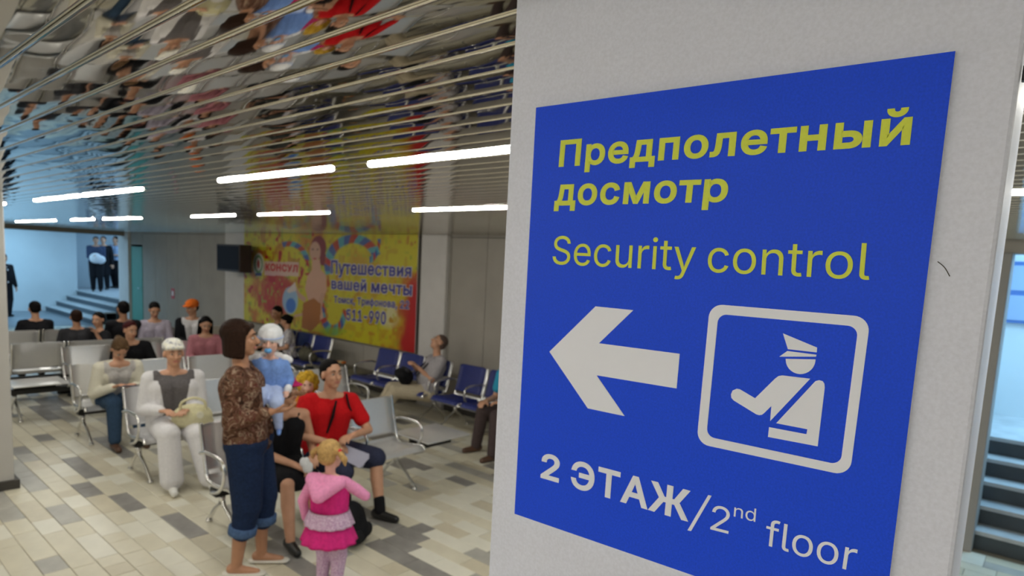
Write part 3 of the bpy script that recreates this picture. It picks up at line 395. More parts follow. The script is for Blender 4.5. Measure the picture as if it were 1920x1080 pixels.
GLYPHS = __import__('json').loads(r'''{",":[188,[[38,-119,68,71,137,71,84,-119]]],"-":[453,[[337,244,337,188,114,188,114,244]]],"/":[249,[[235,533,71,-76,14,-76,178,533]]],"0":[453,[[227,-7,199,-5,174,1,151,11,130,24,111,41,95,62,80,86,69,113,60,144,53,178,49,214,48,254,49,294,53,330,60,364,69,395,81,422,95,447,112,467,130,484,151,498,174,508,200,514,227,516,254,514,279,508,302,498,323,484,342,467,358,447,372,422,384,395,393,364,400,330,404,294,405,254,404,214,400,178,393,144,384,113,373,86,359,62,342,41,323,24,302,11,279,1,254,-5],[227,50,245,51,261,56,276,63,290,74,303,87,313,103,323,122,330,144,336,168,340,194,343,223,344,254,343,285,340,314,336,341,330,365,323,387,313,405,303,422,290,435,276,446,261,453,245,458,227,460,209,458,192,453,177,446,163,435,151,422,140,405,131,387,123,365,117,341,113,314,110,285,109,254,110,223,113,194,117,168,123,144,131,122,140,103,151,87,163,74,177,63,192,56,209,51]]],"1":[453,[[76,0,76,55,391,55,391,0],[276,509,276,0,212,0,212,448,209,448,86,358,86,427,198,509]]],"2":[453,[[64,0,64,47,234,229,248,243,261,257,272,270,282,282,291,294,299,305,305,316,311,327,315,337,318,348,320,360,320,371,319,385,317,397,313,408,308,419,301,428,293,436,283,443,273,449,262,454,250,457,237,459,224,460,209,459,196,457,184,453,172,447,162,441,153,433,145,424,139,413,134,402,130,390,128,376,127,362,66,362,67,384,71,405,77,424,86,442,98,459,111,473,126,486,143,496,162,505,182,511,203,514,225,516,247,514,268,511,288,505,306,497,323,486,337,474,350,461,361,445,370,428,376,411,380,392,381,372,380,358,378,345,375,331,371,318,365,304,357,290,347,275,336,259,322,241,306,223,288,202,267,180,153,60,153,57,389,57,389,0]]],"5":[453,[[221,-7,199,-6,178,-2,159,3,140,11,123,21,108,32,94,45,83,60,73,76,66,93,62,111,60,130,122,130,124,119,127,108,132,98,138,89,145,80,154,73,163,66,173,60,184,56,196,52,208,50,221,50,236,51,250,53,264,58,276,64,288,72,298,82,307,92,314,104,320,117,324,131,327,146,328,162,327,178,324,193,320,208,314,221,306,233,297,244,286,254,275,262,262,269,248,273,233,276,218,277,205,276,192,275,180,272,167,268,156,264,145,258,136,252,128,246,67,253,96,509,366,509,366,452,151,452,134,301,136,301,145,308,155,315,166,320,178,325,190,329,203,331,216,333,229,334,247,333,263,330,279,326,294,321,308,314,321,306,334,296,345,285,355,273,364,260,372,246,379,231,384,215,388,199,390,181,391,163,390,139,385,117,379,95,369,76,357,57,343,41,327,27,309,15,289,6,268,-1,245,-5]]],"9":[453,[[226,516,249,514,271,510,291,503,310,494,328,482,343,468,356,452,368,434,377,414,384,393,388,371,389,347,388,328,385,309,380,290,373,270,363,248,350,224,334,197,315,168,200,0,130,0,301,248,307,248,303,240,299,234,294,227,287,221,281,215,273,210,265,206,257,202,248,199,238,196,228,195,218,195,195,196,175,199,155,206,137,214,121,225,106,237,94,252,83,269,74,287,68,307,65,329,64,352,65,375,69,397,75,417,85,436,96,454,110,469,125,483,143,494,162,504,182,510,203,514],[226,460,212,459,199,457,186,452,174,446,163,438,154,429,145,419,138,407,133,395,129,381,126,367,125,352,126,336,129,322,133,308,138,295,145,284,154,274,163,265,174,257,186,251,199,247,212,244,226,243,240,244,254,247,267,251,279,257,289,265,299,273,307,284,314,295,320,308,324,321,327,335,327,350,327,366,324,381,320,394,314,407,307,419,299,429,290,438,279,446,267,452,254,457,241,459]]],"H":[517,[[60,0,60,509,125,509,125,289,392,289,392,509,457,509,457,0,392,0,392,232,125,232,125,0]]],"S":[447,[[224,-9,197,-8,172,-4,149,1,128,9,108,19,91,31,76,45,64,60,54,77,46,96,41,115,38,137,104,137,107,123,110,110,116,98,123,88,132,79,142,71,154,64,166,59,180,55,194,52,209,50,224,49,241,50,257,52,272,55,286,60,299,66,311,74,321,82,329,92,336,102,341,114,345,126,346,139,345,151,342,161,338,171,332,179,325,186,316,193,307,199,296,205,284,209,272,214,259,218,245,222,184,239,154,249,128,260,105,274,86,289,71,307,60,326,54,348,52,372,53,393,58,413,65,431,75,448,87,463,102,476,119,488,138,498,158,506,180,511,203,514,227,516,252,514,275,511,296,505,316,498,334,488,351,476,365,463,377,449,387,433,394,415,399,397,401,378,337,378,334,396,326,412,316,426,302,437,286,447,267,453,247,457,225,459,209,458,194,456,180,452,167,448,156,442,145,435,136,427,129,418,123,409,118,398,116,387,115,376,116,363,119,352,124,342,131,334,139,326,148,319,158,313,169,308,180,304,191,300,202,296,212,293,264,279,276,276,287,272,299,268,312,264,324,258,336,252,347,245,359,238,369,229,379,220,387,209,395,198,401,185,405,171,407,155,408,139,407,118,403,99,396,81,386,64,374,48,360,34,343,21,323,11,302,2,278,-4,252,-8]]],"c":[396,[[207,-8,182,-7,159,-2,137,6,117,16,98,30,82,46,68,64,56,85,46,108,40,133,36,159,34,187,36,216,40,243,46,268,56,291,68,312,82,330,98,346,117,360,137,371,159,378,182,383,207,384,221,384,234,383,247,380,260,377,272,373,284,368,295,362,305,356,315,349,324,341,332,332,340,322,347,312,353,301,358,289,362,277,303,262,301,269,298,276,294,283,290,289,286,295,281,301,276,306,270,311,264,315,257,319,250,322,242,325,234,327,226,329,217,329,207,330,189,329,173,325,158,319,145,310,134,300,124,287,115,274,108,258,103,242,99,224,97,206,96,187,97,169,99,151,103,134,108,117,115,102,124,89,134,76,145,66,158,57,173,51,189,48,207,46,217,47,226,48,234,49,243,52,250,54,258,58,264,62,271,66,277,71,282,76,287,82,292,89,296,95,299,102,302,110,304,117,363,102,359,90,354,78,348,67,341,56,334,46,325,37,316,29,306,21,296,15,285,9,273,4,261,-1,248,-4,235,-6,221,-8]]],"d":[424,[[195,-8,172,-7,151,-2,130,5,111,16,94,29,79,45,66,64,55,84,46,108,39,133,35,160,34,189,35,218,39,245,46,270,55,293,66,313,79,332,95,347,112,361,131,371,151,378,173,383,196,384,213,384,228,381,241,378,253,373,263,367,272,360,280,353,287,346,293,338,298,331,303,325,306,319,311,319,311,509,372,509,372,0,313,0,313,59,307,59,303,53,298,46,293,39,287,31,280,24,272,17,263,10,252,4,241,-1,227,-5,212,-7],[205,47,221,48,236,51,250,57,263,65,274,75,284,86,293,100,299,115,305,132,309,150,311,169,312,189,311,210,309,229,305,247,300,263,293,278,284,291,275,302,263,312,251,320,237,325,221,329,205,330,187,329,172,325,157,319,145,311,133,301,124,290,115,276,108,261,103,245,99,227,97,209,96,189,97,170,99,151,103,133,109,117,115,101,124,88,134,76,145,66,158,57,172,51,188,48]]],"e":[404,[[212,-8,185,-7,161,-2,138,6,117,16,98,30,82,46,68,64,56,85,46,108,40,132,35,159,34,187,35,215,39,242,46,267,55,290,67,311,81,329,97,346,115,359,135,370,157,378,180,383,205,384,221,384,236,382,251,379,266,374,280,368,294,361,307,351,319,341,331,329,341,315,350,299,357,282,363,263,368,242,370,219,371,194,371,169,75,169,75,221,338,221,310,202,309,220,307,237,303,254,298,269,291,282,283,294,273,305,263,314,250,321,237,326,222,329,205,330,189,329,173,326,159,321,146,313,135,304,125,294,116,282,109,270,103,256,99,241,97,226,96,211,96,178,97,157,100,139,104,122,110,106,118,92,128,80,139,70,151,61,165,55,179,50,195,47,212,46,224,47,234,48,244,50,254,53,263,56,271,61,278,66,285,73,292,80,297,88,302,96,306,105,365,91,360,77,353,63,345,51,335,39,324,29,311,19,298,11,283,4,266,-1,249,-5,231,-7]]],"f":[254,[[228,379,228,327,6,327,6,379],[81,0,81,432,82,447,84,461,89,474,96,486,104,496,113,505,124,513,135,519,148,524,161,527,174,529,187,530,197,530,207,529,215,528,222,527,229,525,234,524,239,522,243,521,227,468,215,472,211,473,206,473,200,474,195,474,182,473,171,470,162,466,154,460,149,452,145,443,142,431,142,419,142,0]]],"i":[167,[[53,0,53,379,114,379,114,0],[84,443,75,444,67,446,60,449,54,455,48,461,44,468,42,475,41,483,42,491,44,499,48,506,54,512,60,517,67,521,75,523,84,524,92,523,100,521,107,517,114,512,119,506,123,499,126,491,126,483,126,475,123,468,119,461,114,455,107,449,100,446,92,444]]],"l":[189,[[139,-2,119,-1,101,3,86,10,74,20,65,33,58,47,54,65,53,84,53,509,114,509,114,99,114,87,115,77,117,68,120,62,124,58,130,54,137,53,146,52,160,53,170,54,181,3,162,-1,156,-2,151,-2,145,-2]]],"n":[410,[[114,227,114,0,53,0,53,379,112,379,112,287,102,287,112,312,124,332,137,349,152,362,169,372,187,379,207,383,227,384,246,383,264,380,280,376,295,369,309,360,321,349,332,336,341,321,348,304,353,285,356,264,357,240,357,0,296,0,296,235,295,256,290,275,283,291,273,304,260,315,246,323,229,328,210,329,197,328,184,326,172,322,161,317,150,311,141,303,133,293,126,283,121,271,117,257,114,243]]],"o":[415,[[207,-8,182,-7,159,-2,137,6,117,16,98,30,82,46,68,64,56,85,46,108,40,133,36,159,34,187,36,216,40,243,46,268,56,291,68,312,82,330,98,346,117,360,137,371,159,378,182,383,207,384,233,383,256,378,278,371,299,360,317,346,333,330,347,312,359,291,369,268,376,243,380,216,381,187,380,159,376,133,369,108,359,85,347,64,333,46,317,30,299,16,278,6,256,-2,233,-7],[207,46,226,48,242,51,257,57,270,66,282,76,292,89,300,102,307,117,312,134,316,151,318,169,319,187,318,206,316,224,312,242,307,258,300,274,292,287,282,300,270,310,257,319,242,325,226,329,207,330,189,329,173,325,158,319,145,310,134,300,124,287,115,274,108,258,103,242,99,224,97,206,96,187,97,169,99,151,103,134,108,117,115,102,124,89,134,76,145,66,158,57,173,51,189,48]]],"r":[259,[[53,0,53,379,112,379,112,321,115,321,122,335,130,347,140,358,152,367,166,375,181,380,196,384,213,385,229,384,243,384,243,322,230,324,224,325,219,325,213,326,207,326,194,325,182,323,170,319,159,315,149,309,140,301,132,293,126,284,121,273,117,262,114,250,114,237,114,0]]],"t":[227,[[204,379,204,327,6,327,6,379],[65,471,126,471,126,98,127,86,128,76,132,68,136,61,142,56,150,53,159,51,170,50,185,51,202,54,213,2,208,0,203,-1,198,-2,192,-3,186,-3,180,-4,174,-4,168,-4,145,-3,125,2,107,10,92,21,80,35,72,52,67,71,65,93]]],"u":[410,[[182,-5,164,-4,146,-1,130,4,115,11,101,20,89,31,78,44,69,59,62,76,57,95,54,116,53,139,53,379,114,379,114,144,115,123,119,105,127,89,137,75,150,64,164,56,181,52,200,50,213,51,226,53,238,57,249,62,259,69,268,77,276,86,283,97,289,109,293,122,295,137,296,153,296,379,357,379,357,0,298,0,298,92,307,92,297,67,286,47,272,30,257,17,240,7,222,0,203,-4]]],"x":[379,[[21,0,171,218,171,171,29,379,100,379,147,306,156,292,164,279,172,266,179,253,186,241,193,229,200,217,207,206,175,206,183,217,190,229,196,241,202,253,209,266,216,279,224,292,233,306,282,379,352,379,209,169,209,214,358,0,287,0,231,85,222,99,214,112,207,124,200,136,193,148,187,159,180,171,173,182,205,182,198,171,191,159,185,148,178,136,172,124,165,112,157,99,148,85,91,0]]],"y":[389,[[47,-139,61,-86,71,-87,80,-89,88,-90,96,-90,104,-89,111,-87,118,-84,124,-80,130,-74,136,-67,141,-58,146,-48,151,-36,163,-1,17,379,84,379,165,155,171,138,177,121,182,104,187,87,191,70,196,53,201,37,206,21,184,21,188,37,193,53,198,70,202,87,207,104,212,121,218,138,224,155,305,379,371,379,204,-58,198,-72,191,-85,184,-97,177,-107,168,-116,159,-124,150,-130,139,-136,128,-140,117,-143,104,-145,91,-145,84,-145,77,-145,71,-144,65,-143,59,-142,54,-141,51,-140]]],"А":[480,[[16,0,201,509,276,509,463,0,395,0,287,302,282,317,276,334,270,352,264,372,257,394,250,420,241,447,232,478,245,478,236,447,228,419,220,393,213,371,206,351,201,333,195,317,191,302,85,0],[110,142,110,199,370,199,370,142]]],"Ж":[668,[[366,509,366,0,302,0,302,509],[18,0,183,265,32,509,110,509,241,283,429,283,559,509,636,509,486,264,650,0,576,0,439,226,229,226,91,0]]],"К":[467,[[60,0,60,509,125,509,125,287,196,287,362,509,440,509,251,262,449,0,371,0,199,231,125,231,125,0]]],"Л":[520,[[32,0,32,57,45,57,57,57,67,59,76,62,84,66,91,72,97,80,102,90,107,103,110,118,114,135,117,157,119,181,146,509,460,509,460,0,395,0,395,452,205,452,182,175,180,154,177,133,174,115,170,97,166,81,161,67,154,54,147,42,140,32,131,24,120,16,109,10,97,6,83,3,67,1,51,0]]],"Н":[517,[[60,0,60,509,125,509,125,289,392,289,392,509,457,509,457,0,392,0,392,232,125,232,125,0]]],"О":[533,[[267,-7,235,-5,205,1,177,11,150,25,126,42,105,63,86,88,70,115,57,146,48,179,42,215,40,254,42,293,48,329,57,362,70,393,86,421,105,445,126,466,150,484,177,498,205,508,235,514,267,516,299,514,329,508,357,498,384,484,408,466,429,445,448,421,464,393,477,362,486,329,491,293,493,254,491,215,486,179,477,146,464,115,448,88,429,63,408,42,384,25,357,11,329,1,299,-5],[267,53,289,54,310,59,330,66,349,76,367,89,383,105,396,123,408,144,418,168,425,194,429,223,430,254,429,286,425,314,418,341,408,365,396,386,383,404,367,420,349,433,330,443,310,450,289,454,267,456,245,454,223,450,203,443,184,433,167,420,151,404,137,385,125,364,116,340,109,314,105,285,103,254,105,223,109,194,116,168,125,144,137,123,151,105,167,89,184,76,203,66,223,59,245,54]]],"П":[517,[[457,509,457,0,392,0,392,452,125,452,125,0,60,0,60,509]]],"С":[510,[[267,-7,235,-5,205,1,177,11,150,25,126,42,104,63,86,88,70,115,57,146,48,179,42,215,40,254,42,293,48,329,57,362,70,393,86,421,104,445,126,466,150,484,177,498,205,508,235,514,267,516,286,515,305,513,323,509,340,504,357,498,373,490,388,481,402,471,415,460,427,447,438,433,448,418,456,402,463,385,469,367,473,348,408,348,405,361,401,373,395,384,389,395,382,404,375,413,366,421,357,428,348,435,337,440,327,445,315,449,304,452,292,454,280,455,267,456,245,454,223,450,203,443,184,432,166,419,150,403,137,385,125,364,116,340,109,314,105,285,103,254,105,223,109,194,116,168,125,145,137,123,151,105,166,89,184,76,203,66,223,59,245,54,267,53,280,53,292,55,304,57,315,60,327,64,337,69,348,74,357,81,366,88,375,96,382,105,389,114,395,125,401,136,405,148,408,160,473,160,469,142,463,124,457,107,448,91,438,76,428,62,416,49,402,38,388,28,373,19,357,11,341,5,323,0,305,-4,286,-6]]],"Т":[449,[[32,452,32,509,417,509,417,452,257,452,257,0,193,0,193,452]]],"У":[437,[[87,0,87,57,122,57,134,58,145,59,154,62,163,65,170,70,176,76,181,83,185,92,195,116,16,509,87,509,154,357,163,337,171,318,178,300,185,282,191,265,197,248,203,232,209,215,214,199,220,182,226,165,232,149,214,149,248,245,257,271,267,298,278,327,290,357,351,509,420,509,244,84,239,72,233,61,227,50,220,40,213,31,204,24,195,17,184,11,171,6,156,3,140,1,121,0]]],"Э":[510,[[243,-7,224,-6,205,-4,187,0,169,5,153,11,137,19,122,28,108,38,94,49,83,62,72,76,62,91,54,107,47,124,41,142,37,160,102,160,105,148,109,136,115,125,121,114,128,105,135,96,144,88,153,80,163,74,173,68,184,64,195,60,207,57,219,55,231,53,243,53,266,54,287,59,308,66,327,76,344,89,360,105,373,123,385,145,395,168,401,194,405,223,407,254,405,285,401,314,395,340,385,364,373,385,360,404,344,419,327,432,308,443,287,450,266,454,243,456,231,455,219,454,207,452,195,449,184,445,173,440,163,435,153,428,144,421,135,413,128,404,121,395,115,384,109,373,105,361,102,348,37,348,41,367,47,385,54,402,62,418,72,433,83,447,95,460,108,471,122,481,137,490,153,498,170,504,187,509,205,513,224,515,243,516,275,514,305,508,334,498,360,484,384,466,406,445,425,421,441,393,453,362,462,329,468,293,470,254,468,215,462,179,453,146,440,116,424,88,406,64,384,43,360,25,334,11,305,1,275,-5],[194,231,194,288,429,288,429,231]]],"а":[389,[[160,-9,142,-8,126,-5,110,-1,94,5,80,12,68,22,57,32,48,45,40,58,35,73,31,90,30,108,31,123,34,138,38,150,43,161,50,171,58,179,67,187,78,193,89,199,100,203,112,207,125,211,138,213,152,216,165,218,178,220,234,227,244,228,252,230,259,232,265,235,270,238,273,243,275,248,276,255,276,257,275,268,273,279,271,288,267,297,262,304,256,311,248,317,240,322,230,326,220,329,208,330,196,331,183,330,171,329,159,326,149,322,140,318,132,313,124,307,118,301,112,294,107,288,103,281,100,274,41,291,48,308,57,322,67,335,79,346,91,355,104,364,118,370,133,375,148,379,163,382,179,384,194,384,204,384,215,383,227,382,239,379,251,376,263,372,275,367,286,360,296,353,306,343,315,333,322,320,329,306,333,290,336,272,337,251,337,0,277,0,277,52,272,52,269,45,264,38,258,32,252,25,244,18,236,12,226,6,215,1,203,-3,190,-6,176,-8],[170,45,187,46,202,49,216,53,228,59,239,66,248,74,257,83,263,93,269,104,272,115,275,126,276,138,276,190,273,188,270,186,265,184,259,182,253,180,246,179,239,177,231,176,200,171,175,168,165,166,154,164,144,162,134,159,125,155,117,150,110,145,103,139,98,132,95,124,93,115,92,105,92,95,94,87,98,79,102,72,107,66,114,61,121,56,130,52,139,49,149,47,159,46]]],"в":[392,[[53,0,53,379,208,379,238,378,264,372,287,364,307,352,323,337,334,320,341,300,343,278,342,262,339,248,332,236,324,226,313,217,300,209,286,204,270,199,281,197,291,194,302,190,312,185,322,178,330,171,338,162,345,152,351,141,355,130,357,117,358,102,357,88,354,75,350,62,343,50,335,39,325,29,313,21,300,13,285,7,269,3,251,1,232,0],[111,56,232,56,246,57,259,59,269,64,279,70,286,77,291,86,294,96,295,108,294,121,291,133,286,144,279,153,269,160,259,165,246,168,232,169,111,169],[111,220,209,220,225,221,239,224,252,228,263,234,271,242,277,251,281,261,282,273,281,284,277,294,271,303,262,310,252,316,239,320,225,323,208,324,111,324]]],"д":[427,[[13,-110,13,56,44,56,50,62,55,69,60,76,65,82,69,90,72,98,76,107,79,116,82,127,85,138,87,150,90,164,92,178,94,194,96,212,98,231,110,379,356,379,356,56,414,56,414,-110,353,-110,353,0,74,0,74,-110],[114,56,295,56,295,323,166,323,157,231,154,202,151,175,147,150,143,127,137,106,131,87,123,71]]],"е":[404,[[212,-8,185,-7,161,-2,138,6,117,16,98,30,82,46,68,64,56,85,46,108,40,132,35,159,34,187,35,215,39,242,46,267,55,290,67,311,81,329,97,346,115,359,135,370,157,378,180,383,205,384,221,384,236,382,251,379,266,374,280,368,294,361,307,351,319,341,331,329,341,315,350,299,357,282,363,263,368,242,370,219,371,194,371,169,75,169,75,221,338,221,310,202,309,220,307,237,303,254,298,269,291,282,283,294,273,305,263,314,250,321,237,326,222,329,205,330,189,329,173,326,159,321,146,313,135,304,125,294,116,282,109,270,103,256,99,241,97,226,96,211,96,178,97,157,100,139,104,122,110,106,118,92,128,80,139,70,151,61,165,55,179,50,195,47,212,46,224,47,234,48,244,50,254,53,263,56,271,61,278,66,285,73,292,80,297,88,302,96,306,105,365,91,360,77,353,63,345,51,335,39,324,29,311,19,298,11,283,4,266,-1,249,-5,231,-7]]],"и":[411,[[358,0,296,0,296,274,293,274,111,0,53,0,53,379,114,379,114,104,118,104,300,379,358,379]]],"й":[411,[[358,0,296,0,296,274,293,274,111,0,53,0,53,379,114,379,114,104,118,104,300,379,358,379],[205,433,192,434,179,436,167,440,155,446,145,453,135,461,127,470,120,481,114,492,110,504,107,516,107,529,151,529,152,518,155,508,160,499,166,491,175,485,184,480,194,477,205,476,216,477,227,480,236,485,244,491,251,499,255,508,258,518,259,529,304,529,303,516,301,504,297,492,291,481,284,470,276,461,266,453,256,446,244,440,232,436,219,434]]],"к":[376,[[53,0,53,379,114,379,114,215,152,215,288,379,366,379,213,196,368,0,290,0,167,159,114,159,114,0]]],"л":[400,[[6,0,6,56,20,56,28,57,36,58,42,60,48,63,54,67,59,72,63,78,67,86,70,95,73,106,76,118,78,133,80,149,81,167,83,188,84,211,91,379,348,379,348,0,286,0,286,323,149,323,143,189,141,159,138,132,134,107,129,84,123,64,115,47,105,33,94,21,81,12,65,5,47,1,27,0]]],"м":[535,[[53,0,53,379,144,379,232,168,236,159,240,150,243,141,246,132,257,100,265,70,273,41,263,41,270,69,278,100,289,132,292,141,295,149,299,159,303,168,390,379,482,379,482,0,421,0,421,197,421,237,422,276,422,315,423,354,430,354,426,340,422,326,419,313,415,300,411,288,407,276,403,264,399,252,394,239,389,226,383,212,377,198,294,0,240,0,156,198,150,212,145,226,139,239,135,252,130,264,126,276,122,288,118,300,114,313,110,326,106,340,102,354,111,354,112,318,113,279,113,238,113,197,113,0]]],"н":[409,[[309,223,309,167,99,167,99,223],[114,379,114,0,53,0,53,379],[356,379,356,0,295,0,295,379]]],"о":[415,[[207,-8,182,-7,159,-2,137,6,117,16,98,30,82,46,68,64,56,85,46,108,40,133,36,159,34,187,36,216,40,243,46,268,56,291,68,312,82,330,98,346,117,360,137,371,159,378,182,383,207,384,233,383,256,378,278,371,299,360,317,346,333,330,347,312,359,291,369,268,376,243,380,216,381,187,380,159,376,133,369,108,359,85,347,64,333,46,317,30,299,16,278,6,256,-2,233,-7],[207,46,226,48,242,51,257,57,270,66,282,76,292,89,300,102,307,117,312,134,316,151,318,169,319,187,318,206,316,224,312,242,307,258,300,274,292,287,282,300,270,310,257,319,242,325,226,329,207,330,189,329,173,325,158,319,145,310,134,300,124,287,115,274,108,258,103,242,99,224,97,206,96,187,97,169,99,151,103,134,108,117,115,102,124,89,134,76,145,66,158,57,173,51,189,48]]],"п":[408,[[355,379,355,0,294,0,294,323,114,323,114,0,53,0,53,379]]],"р":[424,[[53,-143,53,379,112,379,112,319,118,319,122,325,126,331,131,338,137,346,144,353,152,360,161,367,171,373,183,378,197,381,212,384,229,384,252,383,274,378,294,371,313,361,330,347,345,332,359,313,370,293,379,270,385,245,389,218,390,189,389,160,385,133,379,108,370,84,359,64,346,45,330,29,313,16,294,5,274,-2,252,-7,229,-8,213,-7,198,-5,184,-1,173,4,162,10,153,17,145,24,138,31,132,39,127,46,122,53,118,59,114,59,114,-143],[220,47,237,48,253,51,267,57,279,66,291,76,301,88,309,101,316,117,321,133,325,151,327,170,328,189,327,209,325,227,321,245,316,261,309,276,301,290,291,301,280,311,267,319,253,325,237,329,220,330,203,329,188,325,174,320,161,312,150,302,140,291,132,278,125,263,120,247,116,229,113,210,113,189,113,169,116,150,120,132,125,115,132,100,140,86,150,75,162,65,174,57,188,51,204,48]]],"с":[396,[[207,-8,182,-7,159,-2,137,6,117,16,98,30,82,46,68,64,56,85,46,108,40,133,36,159,34,187,36,216,40,243,46,268,56,291,68,312,82,330,98,346,117,360,137,371,159,378,182,383,207,384,221,384,234,383,247,380,260,377,272,373,284,368,295,362,305,356,315,349,324,341,332,332,340,322,347,312,353,301,358,289,362,277,303,262,301,269,298,276,294,283,290,289,286,295,281,301,276,306,270,311,264,315,257,319,250,322,242,325,234,327,226,329,217,329,207,330,189,329,173,325,158,319,145,310,134,300,124,287,115,274,108,258,103,242,99,224,97,206,96,187,97,169,99,151,103,134,108,117,115,102,124,89,134,76,145,66,158,57,173,51,189,48,207,46,217,47,226,48,234,49,243,52,250,54,258,58,264,62,271,66,277,71,282,76,287,82,292,89,296,95,299,102,302,110,304,117,363,102,359,90,354,78,348,67,341,56,334,46,325,37,316,29,306,21,296,15,285,9,273,4,261,-1,248,-4,235,-6,221,-8]]],"т":[325,[[132,0,132,325,6,325,6,379,319,379,319,325,193,325,193,0]]],"у":[389,[[47,-139,61,-86,71,-87,80,-89,88,-90,96,-90,104,-89,111,-87,118,-84,124,-80,130,-74,136,-67,141,-58,146,-48,151,-36,163,-1,17,379,84,379,165,155,171,138,177,121,182,104,187,87,191,70,196,53,201,37,206,21,184,21,188,37,193,53,198,70,202,87,207,104,212,121,218,138,224,155,305,379,371,379,204,-58,198,-72,191,-85,184,-97,177,-107,168,-116,159,-124,150,-130,139,-136,128,-140,117,-143,104,-145,91,-145,84,-145,77,-145,71,-144,65,-143,59,-142,54,-141,51,-140]]],"ф":[477,[[208,-8,183,-7,159,-2,138,6,117,16,99,30,82,46,68,64,56,85,47,108,40,133,36,159,34,187,36,216,40,243,47,268,56,291,68,312,82,330,99,346,117,360,138,371,159,378,183,383,208,384,269,384,294,383,318,378,340,371,360,360,378,346,395,330,409,312,421,291,431,268,438,243,442,216,443,187,442,159,438,133,431,108,421,85,409,64,395,46,378,30,360,16,340,6,318,-2,294,-7,269,-8],[208,43,269,43,288,45,304,48,319,55,332,64,344,75,354,87,363,101,370,117,375,133,379,151,382,169,382,187,382,206,379,225,375,243,370,260,363,276,354,290,344,303,332,314,319,323,304,330,288,334,269,335,208,335,190,334,173,330,159,323,145,314,134,303,123,290,115,276,108,260,102,243,98,225,96,206,95,187,96,169,98,151,102,133,108,117,115,101,123,87,133,75,145,64,158,55,173,48,190,45],[208,-143,208,509,269,509,269,-143]]],"ч":[401,[[198,118,166,121,138,127,113,138,92,153,75,173,62,197,55,226,53,258,53,379,114,379,114,258,115,238,120,221,127,206,138,195,151,186,165,180,180,176,198,175,216,175,233,177,249,179,264,182,279,185,294,189,309,194,324,199,324,143,314,139,305,136,295,133,285,130,275,127,265,125,255,123,244,122,233,120,222,119,210,119],[287,0,287,379,348,379,348,0]]],"ш":[572,[[53,379,114,379,114,56,255,56,255,379,316,379,316,56,458,56,458,379,519,379,519,0,53,0]]],"ы":[511,[[104,244,214,244,236,243,256,240,274,235,290,228,305,220,317,210,328,198,337,186,344,171,349,156,352,140,353,123,352,106,349,90,344,75,337,61,328,47,317,36,304,25,290,16,273,9,255,4,236,1,214,0,53,0,53,379,114,379,114,56,214,56,230,57,245,61,258,66,270,74,280,84,286,95,291,107,292,121,291,135,286,148,280,159,270,169,258,177,245,183,230,186,214,187,104,187],[397,0,397,379,458,379,458,0]]],"я":[385,[[332,0,271,0,271,326,184,326,162,325,142,322,127,316,114,309,105,299,98,288,94,274,93,259,94,244,98,231,105,220,114,211,127,203,143,198,162,195,184,194,298,194,298,142,180,142,145,144,115,150,89,160,68,174,52,192,41,211,34,234,32,259,34,285,41,308,52,328,68,346,89,361,115,371,145,377,180,379,332,379],[85,0,15,0,122,172,190,172]]]}''')
_fill = {}
def glyph_mesh(ch, off):
    """one letter: filled outline plus a rim of width off that makes it bold"""
    if (ch, off) in _fill: return _fill[(ch, off)]
    cts = [np.array(c, float).reshape(-1, 2)/1000 for c in GLYPHS[ch][1]]
    from mathutils.geometry import delaunay_2d_cdt
    pts = []; ed = []
    for c in cts: b0 = len(pts); pts += [Vector(p) for p in c]; ed += [(b0+i, b0+(i+1) % len(c)) for i in range(len(c))]
    vv, _, ff = delaunay_2d_cdt(pts, ed, [], 0, 1e-5)[:3]; V = np.array([v[:] for v in vv]); Fc = []; Dp = [0.0]*len(V)
    for f in ff:
        x, y = V[list(f)].mean(0); wn = 0
        for c in cts:
            for i in range(len(c)):
                (xa, ya), (xb, yb) = c[i-1], c[i]
                if (ya > y) != (yb > y) and x < (xb-xa)*(y-ya)/(yb-ya)+xa: wn += 1 if yb > ya else -1
        if wn: Fc.append(tuple(f))
    if off > 0:
        for ci, c in enumerate(cts):
            c = c[[i for i in range(len(c)) if np.hypot(*(c[i]-c[i-1])) > 1e-5]]; n = len(c); d = np.roll(c, -1, 0)-c; d /= np.linalg.norm(d, axis=1)[:, None]
            nl = np.stack([-d[:, 1], d[:, 0]], 1); m = nl+np.roll(nl, 1, 0); m /= np.maximum(np.linalg.norm(m, axis=1), 1e-6)[:, None]
            k = off/np.maximum((m*nl).sum(1), 0.55); q = c+m*k[:, None]; b0 = len(V); V = np.vstack([V, c, q]); Dp += [0.00008+0.00004*ci]*(2*n); Fc += [(b0+i, b0+(i+1) % n, b0+n+(i+1) % n, b0+n+i) for i in range(n)]
    V = np.concatenate([V, np.array(Dp)[:, None]], 1); _fill[(ch, off)] = (V, Fc); return V, Fc
